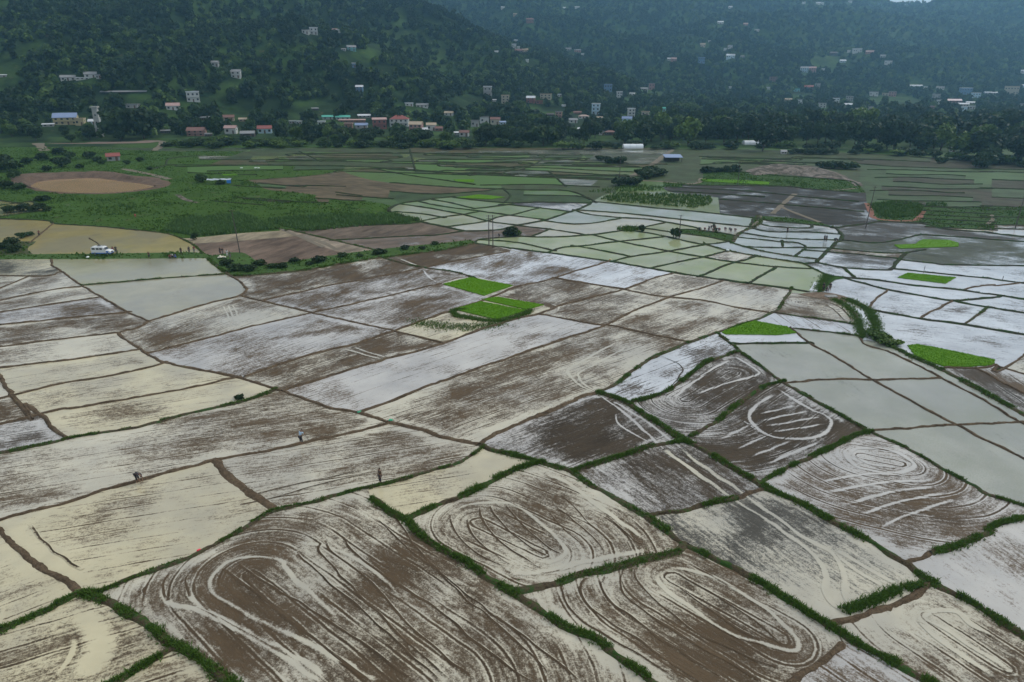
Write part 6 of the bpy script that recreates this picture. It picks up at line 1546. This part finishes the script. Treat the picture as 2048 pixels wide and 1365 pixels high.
def person(px, py, pose, top, bottom, label, face=0.0, group=None, hat=None, tool=False, h=2.15, z=0.0):
    p = gp(px, py); s = h / 1.62; q = POSE[pose]
    root = link('person', None, None, (p[0], p[1], z), face); root.scale = (s, s, s)
    mir = lambda a: (-a[0], a[1], a[2])
    V = [q['pel'], q['spi'], q['che'], q['nek'], q['hed'], q['top']]; E = [(0, 1), (1, 2), (2, 3), (3, 4), (4, 5)]; Rr = [.115, .105, .125, .052, .095, .055]
    for g in (lambda a: a, mir):
        n = len(V); V += [g(q['sh']), g(q['el']), g(q['ha'])]; E += [(2, n), (n, n + 1), (n + 1, n + 2)]; Rr += [.062, .042, .030]
        hd = Vector(g(q['ha'])); d = (hd - Vector(g(q['el']))).normalized(); sd = Vector((1 if g(q['ha'])[0] > 0 else -1, 0, 0))
        pm = len(V); V.append(tuple(hd + d * .07)); E.append((n + 2, pm)); Rr.append(.034)
        for k, (o_, l_) in enumerate(((-.030, .070), (-.010, .082), (.010, .076), (.028, .058))):       # four fingers, slightly curled
            f0 = hd + d * .10 + Vector((0, o_, 0)); f1 = f0 + d * l_ - sd * .015; i = len(V); V += [tuple(f0), tuple(f1)]; E += [(pm, i), (i, i + 1)]; Rr += [.009, .008]
        i = len(V); V += [tuple(hd + d * .04 + Vector((0, -.04, 0))), tuple(hd + d * .08 + Vector((0, -.06, 0)) - sd * .02)]; E += [(n + 2, i), (i, i + 1)]; Rr += [.011, .009]
        n = len(V); V += [g(q['hip']), g(q['kn']), g(q['an']), g(q['to'])]; E += [(0, n), (n, n + 1), (n + 1, n + 2), (n + 2, n + 3)]; Rr += [.088, .060, .040, .030]
    skin_obj('body', V, E, Rr, SKIN, root)
    mid = tuple((Vector(q['spi']) * .6 + Vector(q['pel']) * .4)); V = [mid, q['spi'], q['che'], tuple((Vector(q['che']) + Vector(q['nek'])) / 2)]; E = [(0, 1), (1, 2), (2, 3)]; Rr = [.128, .122, .142, .075]
    for g in (lambda a: a, mir):
        n = len(V); V += [g(q['sh']), g(tuple(Vector(q['sh']) * .2 + Vector(q['el']) * .8))]; E += [(2, n), (n, n + 1)]; Rr += [.078, .062]
    skin_obj('shirt', V, E, Rr, cloth(top), root)
    V = [q['pel']]; E = []; Rr = [.132]
    for g in (lambda a: a, mir):
        n = len(V); V += [g(q['hip']), g(q['kn']), g(tuple(Vector(q['kn']) * .45 + Vector(q['an']) * .55))]; E += [(0, n), (n, n + 1), (n + 1, n + 2)]; Rr += [.104, .078, .062]
    skin_obj('trousers', V, E, Rr, cloth(bottom), root)
    hd, tp = Vector(q['hed']), Vector(q['top']); d = (tp - hd).normalized(); bm_ = MB()
    back = Vector((0, .02, 0))
    skin_obj('hair', [tuple(hd + d * .03 + back * 1.6), tuple(hd + d * .08 + back), tuple(tp + d * .012)], [(0, 1), (1, 2)], [.088, .100, .066], cloth(hat) if hat else HAIR, root)
    for sx in (-.032, .032): MB().box(sx, hd.y - .092, hd.z + .012, .018, .012, .010).build('eye', HAIR, root)
    MB().tube([(0, hd.y - .090, hd.z + .01), (0, hd.y - .112, hd.z - .022)], [.010, .014], 5).build('nose', SKIN, root)
    MB().box(0, hd.y - .088, hd.z - .050, .040, .012, .008).build('mouth', pmat('lips', (.16, .07, .06), rough=.6), root)
    for sx in (-1, 1): MB().box(sx * .094, hd.y, hd.z, .016, .034, .052).build('ear', SKIN, root)
    tag(root, label, 'person', group)
    if tool:
        ha = Vector(q['ha']); t = link('hoe', None, None, root.location, face); a = Vector((.12, ha.y + .15, 1.55)) * s; b = Vector((-.02, ha.y - .45, .05)) * s
        MB().tube([a, b], .02, 6).build('handle', M_BARK, t); MB().box(b.x, b.y - .08, b.z, .2, .22, .03).build('blade', pmat('iron', (.10, .09, .085), rough=.5, metal=.6), t)
        tag(t, 'long-handled hoe held by the person in pale blue on the mud bank', 'hoe')
    return root
person(603, 891, 'work', 'paleblue', 'dark', 'person in pale blue shirt hoeing on the mud bank between flooded fields', 2.6, tool=True, z=.15, h=2.35)
person(277, 966, 'bend', 'dark', 'dark', 'person in black bending at the mud bank with a yellow reflection', 1.2, z=.08, h=2.35)
person(761, 968, 'stand', 'brown', 'dark', 'person in brown standing by the weedy bank at the field corner', -.8, z=.02, h=2.3)
for x, y, po, a, b, f, lab in ((233, 507.5, 'stand', 'dark', 'dark', .4, 'person in black standing right of the white jeep'), (227, 508, 'stand', 'maroon', 'maroon', 1.2, 'person in maroon at the bonnet of the white jeep'), (299, 518, 'work', 'brown', 'dark', .3, 'person in brown working on the bare bank edge'),
        (340, 518, 'sit', 'maroon', 'dark', .5, 'seated person in maroon on the bank above the olive water'), (345, 516, 'sit', 'white', 'dark', -.3, 'seated person in white on the bank above the olive water'), (351, 516.5, 'sit', 'blue', 'blue', -.6, 'seated person in blue on the bank above the olive water'),
        (363, 510, 'stand', 'dark', 'dark', 0, 'person in black beside the ochre field, nearest the seated group'), (379, 508, 'stand', 'dark', 'dark', .8, 'person in black mid-way along the ochre field edge'), (389, 507, 'stand', 'maroon', 'grey', .8, 'person in maroon at the corner of the ochre field'),
        (441, 510, 'stand', 'dark', 'dark', -.4, 'left of two people in black behind the white sacks'), (446, 511, 'stand', 'dark', 'grey', .2, 'right of two people in black behind the white sacks'), (455, 515, 'stand', 'white', 'white', .2, 'person in white beside the white sacks'), (461, 518, 'stand', 'green', 'grey', -.2, 'person in green on the grassy bank right of the sacks'),
        (271, 436, 'bend', 'red', 'red', .6, 'person in red stooping in the pasture'), (79, 474, 'work', 'maroon', 'dark', .9, 'person in maroon on the bank between two ochre fields'), (998, 476, 'bend', 'dark', 'dark', .2, 'person in black stooping in pale rice beside the twin poles'),
        (1574, 468, 'stand', 'dark', 'dark', .3, 'person in black standing on a bank among mirror-like paddies'), (1648, 484, 'stand', 'dark', 'dark', .6, 'left of two people in black standing in the far paddy'), (1652, 485, 'stand', 'dark', 'brown', -.4, 'right of two people in black standing in the far paddy'), (1670, 485, 'bend', 'dark', 'dark', 1.5, 'person in black stooping by the diagonal bank of the far paddy'),
        (1646, 583, 'stand', 'dark', 'dark', .3, 'left of three people at the bare earth pad by the canal'), (1653, 584, 'sit', 'dark', 'dark', .1, 'seated person at the bare earth pad by the canal'), (1659, 583, 'stand', 'dark', 'brown', -.3, 'right of three people at the bare earth pad by the canal')):
    person(x, y, po, a, b, lab, f, z=.05)
for i, (x, y) in enumerate(((1399, 463), (1409, 463), (1417, 464), (1418, 460), (1423, 459), (1426, 465), (1433, 464), (1438, 464), (1450, 463), (1459, 463), (1462, 465), (1470, 465))):
    person(x, y, 'bend', ('dark', 'maroon', 'dark', 'grey', 'dark', 'brown')[i % 6], ('dark', 'dark', 'maroon')[i % 3], 'person in dark clothes stooping in the line of rice planters', random.uniform(-.6, .6), 'line of rice planters', z=.02)
person(1428, 458, 'bend', 'dark', 'dark', 'rice planter with a red headcloth, stooping behind the line of planters', .4, None, 'red', z=.02)

# ------------------------------------------------------------------ the white jeep
p = gp(207, 510.5); S_ = 1.0
car = link('jeep', None, None, (p[0], p[1], .12), -.06)
M_CAR = pmat('white_car_paint', (.70, .71, .70), rough=.3, var=.08, scale=2, spec=.5); M_CBLUE = pmat('blue_car_paint', (.05, .16, .50), rough=.35, var=.1); M_TYRE = pmat('tyre_rubber', (.02, .02, .02), rough=.85, var=.1)
L_, H_, W_ = 5.7, 2.45, 1.9
b = MB(); b.prism([(-2.85, .55), (-2.85, 1.35), (-2.78, 2.28), (-2.6, 2.38), (.75, 2.38), (.95, 2.30), (1.42, 1.52), (2.55, 1.38), (2.78, 1.22), (2.82, .55)], -W_ / 2, W_ / 2); b.build('body', M_CAR, car, False, .07)
MB().prism([(-2.87, .50), (-2.87, .78), (2.84, .78), (2.84, .50)], -W_ / 2 - .015, W_ / 2 + .015).build('sill_stripe', M_CBLUE, car, False, .02)
MB().prism([(1.55, .80), (1.60, 1.38), (2.30, 1.30), (2.35, .80)], -W_ / 2 - .02, -W_ / 2 + .05).build('front_wing', M_CBLUE, car, False, .03)
for x, w in ((-2.05, .95), (-.85, .85), (.15, .80)):
    for sy in (-1, 1): MB().box(x, sy * (W_ / 2 + .005), 1.88, w, .03, .52).build('window', M_GLASS, car, False, .02)
MB().add([(1.02, -.82, 2.20), (1.02, .82, 2.20), (1.44, .84, 1.58), (1.44, -.84, 1.58)], [(0, 1, 2, 3)]).build('windscreen', M_GLASS, car)
MB().box(-2.87, 0, 1.85, .03, 1.4, .5).build('rear_window', M_GLASS, car)
for x in (-1.8, 1.95):
    for sy in (-1, 1):
        wh = MB().tube([(x, sy * .72, .40), (x, sy * 1.0, .40)], .40, 16).build('wheel', M_TYRE, car, False, .03)
        MB().tube([(x, sy * .99, .40), (x, sy * 1.02, .40)], .22, 12).build('rim', pmat('steel_rim', (.45, .46, .47), rough=.4, metal=.7), wh)
for sy in (-1, 1): MB().tube([(2.78, sy * .68, 1.02), (2.86, sy * .68, 1.02)], .12, 10).build('headlight', pmat('lamp_glass', (.7, .7, .65), rough=.1), car)
MB().box(2.90, 0, .62, .14, 1.9, .16).build('bumper', pmat('dark_bumper', (.06, .06, .06), rough=.6), car, False, .03)
MB().box(2.80, 0, 1.0, .06, .95, .34).build('grille', pmat('dark_bumper', (.06, .06, .06)), car)
rk = MB()
for x in (-2.3, -1.3, -.3, .5): rk.tube([(x, -.85, 2.42), (x, -.85, 2.55), (x, .85, 2.55), (x, .85, 2.42)], .02, 4)
for y in (-.85, .85): rk.tube([(-2.35, y, 2.56), (.55, y, 2.56)], .02, 4)
rk.build('roof_rack', pmat('steel_rim', (.45, .46, .47)), car)
MB().box(-.75, 0, 2.62, .7, .6, .12).build('rack_load', pmat('dark_load', (.05, .05, .05)), car, False, .03)
for sy in (-1, 1): MB().box(1.25, sy * 1.04, 1.68, .08, .14, .2).build('mirror', pmat('dark_bumper', (.06, .06, .06)), car)
tag(car, 'white jeep with blue wing and sill parked on the grassy road by the ochre field', 'jeep')

# ------------------------------------------------------------------ poles
M_POLE = pmat('tarred_pole', (.10, .085, .075), rough=.85, var=.25, scale=1.5); M_PORC = pmat('porcelain', (.35, .33, .31), rough=.3)
def pole(px, py, top, label, lean=0.0, arms=1):
    p = gp(px, py); d = float(np.hypot(p[0], p[1])); h = (py - top) * d / FPX / cp * .98
    root = link('utility_pole', None, None, p); root.rotation_euler = (0, lean, 0)
    MB().tube([(0, 0, -.4), (0, 0, h)], [.17, .10], 8).build('post', M_POLE, root)
    for k in range(arms):
        z = h - .35 - k * .8; a = MB().box(0, .14, z, 1.5, .1, .1).build('crossarm', M_POLE, root)
        for x in (-.65, 0, .65): MB().tube([(x, .14, z + .05), (x, .14, z + .24)], [.05, .035], 6).build('insulator', M_PORC, a)
    tag(root, label, 'pole')
pole(480, 507, 428, 'thin dark pole at the edge of the brown ploughed field', -.05)
pole(978, 492, 432, 'left post of the twin dark poles by the corner of the flooded fields', 0, 2)
pole(986, 496, 432, 'right post of the twin dark poles by the corner of the flooded fields', 0, 2)
pole(1358, 478, 433, 'bare pole beside the lone shrub on the rice bank', 0, 1)
pole(1731, 457, 386, 'dark pole at the end of the red earth path', .05, 1)
pole(2030, 458, 393, 'dark pole before the pale right-hand strips', .03, 1)
pole(1239, 356, 320, 'faint pole by the narrow strips left of the pale track', 0, 1)
pole(1475, 372, 330, 'faint pole at the dark strips below the thicket', 0, 1)
for x, y, h, lab in ((1847, 546, 1.9, 'short stake standing in the white water above the oblong seedling bed'), (2005, 560, 1.0, 'thin stake in the white water right of the oblong seedling bed')):
    p = gp(x, y); r_ = link('stake', None, None, p); MB().tube([(0, 0, -.2), (.04, 0, h)], [.07, .05], 6).build('post', M_BARK, r_)
    MB().box(.03, 0, h * .7, .3, .06, .08).build('cleat', M_BARK, r_); tag(r_, lab, 'stake')

# ------------------------------------------------------------------ small things
def heap(name, px, py, n, size, mat, label, cat, part, spread=.3):
    """a little pile of sacks / bundles, each its own part"""
    p = gp(px, py); root = link(name, None, None, (p[0], p[1], .1)); bm = bmesh.new(); bmesh.ops.create_icosphere(bm, subdivisions=2, radius=1)
    for v in bm.verts: v.co *= 1 + .18 * (random.random() - .5); v.co.z *= .6
    me = bpy.data.meshes.new(part); bm.to_mesh(me); bm.free(); me.materials.append(mat); me.polygons.foreach_set('use_smooth', np.ones(len(me.polygons), dtype=bool))
    for k in range(n):
        o = link(part, me, root, (random.uniform(-spread, spread), random.uniform(-spread, spread), size * .5 + (k > 2) * size * .5), random.uniform(0, 3)); o.scale = (size * 1.25, size * .75, size * .8)
    return tag(root, label, cat)
heap('sack_pile', 445, 517, 6, .45, pmat('white_sack', (.66, .62, .50), rough=.8), 'pile of pale sacks on the grassy bank', 'sacks', 'sack', .9)
heap('green_sack', 455, 527, 1, .5, pmat('green_plastic', (.10, .45, .30), rough=.5), 'green plastic sack on the grassy bank below the pale sacks', 'sack', 'sack', 0)
heap('white_sack', 465, 533, 1, .5, pmat('white_plastic', (.62, .66, .62), rough=.5), 'single whitish sack at the foot of the grassy bank', 'sack', 'sack', 0)
heap('white_sack', 176, 517, 1, .5, pmat('white_plastic', (.62, .66, .62)), 'single whitish sack on the road bank behind the jeep', 'sack', 'sack', 0)
heap('seedling_bundle', 719, 826, 3, .20, pmat('green_net', (.06, .36, .20), rough=.7), 'small bundle in green netting at a bend of the mud bank', 'bundle', 'bundle', .2)
heap('seedling_bundle', 783, 843, 4, .20, pmat('green_net', (.06, .36, .20)), 'larger bundle in green netting at the bank crossing', 'bundle', 'bundle', .25)
heap('red_bag', 400, 1103, 2, .20, pmat('red_plastic', (.75, .03, .07), rough=.4), 'bright red bag left on the weedy bank', 'bag', 'bag', .1)
heap('straw_bundle', 1221, 521, 2, .35, pmat('straw', (.55, .48, .26), rough=.9), 'pale straw bundle where the bank meets the rice terraces', 'straw', 'bundle', .3)
heap('white_sack', 1455, 503, 1, .5, pmat('white_plastic', (.62, .66, .62)), 'whitish sack on the bank below the rice planters', 'sack', 'sack', 0)
for k, (x, y) in enumerate(((483, 338), (511, 338), (517, 338))):
    heap('white_sack', x, y, 1, .7, pmat('white_plastic', (.62, .66, .62)), 'one of three whitish sacks set out in a grassy strip', 'sack', 'sack', 0)['group'] = 'three whitish sacks in a grassy strip'
p = gp(1662, 594); sl = link('concrete_slab', None, None, p, .1); MB().box(0, 0, .15, 2.6, 1.4, .3).build('slab', M_CONC, sl, False, .04); MB().box(0, .2, .36, 2.2, .25, .12).build('kerb', M_CONC, sl, False, .02)
tag(sl, 'pale concrete slab on the bare earth pad by the canal', 'slab')

# ------------------------------------------------------------------ the hazy air
hz = MB().box(0, 2250, 299, 12400, 6000, 602).build('haze')
t = NT('haze_air'); t.t.links.new(t.n('VolumePrincipled', {'Color': (0.36, 0.70, 1.0, 1), 'Density': 0.00019, 'Anisotropy': 0.72}).outputs[0], t.out.inputs['Volume'])
hz.data.materials.append(t.mat); tag(hz, 'thin bluish haze in the valley air', 'haze', None, 'stuff')
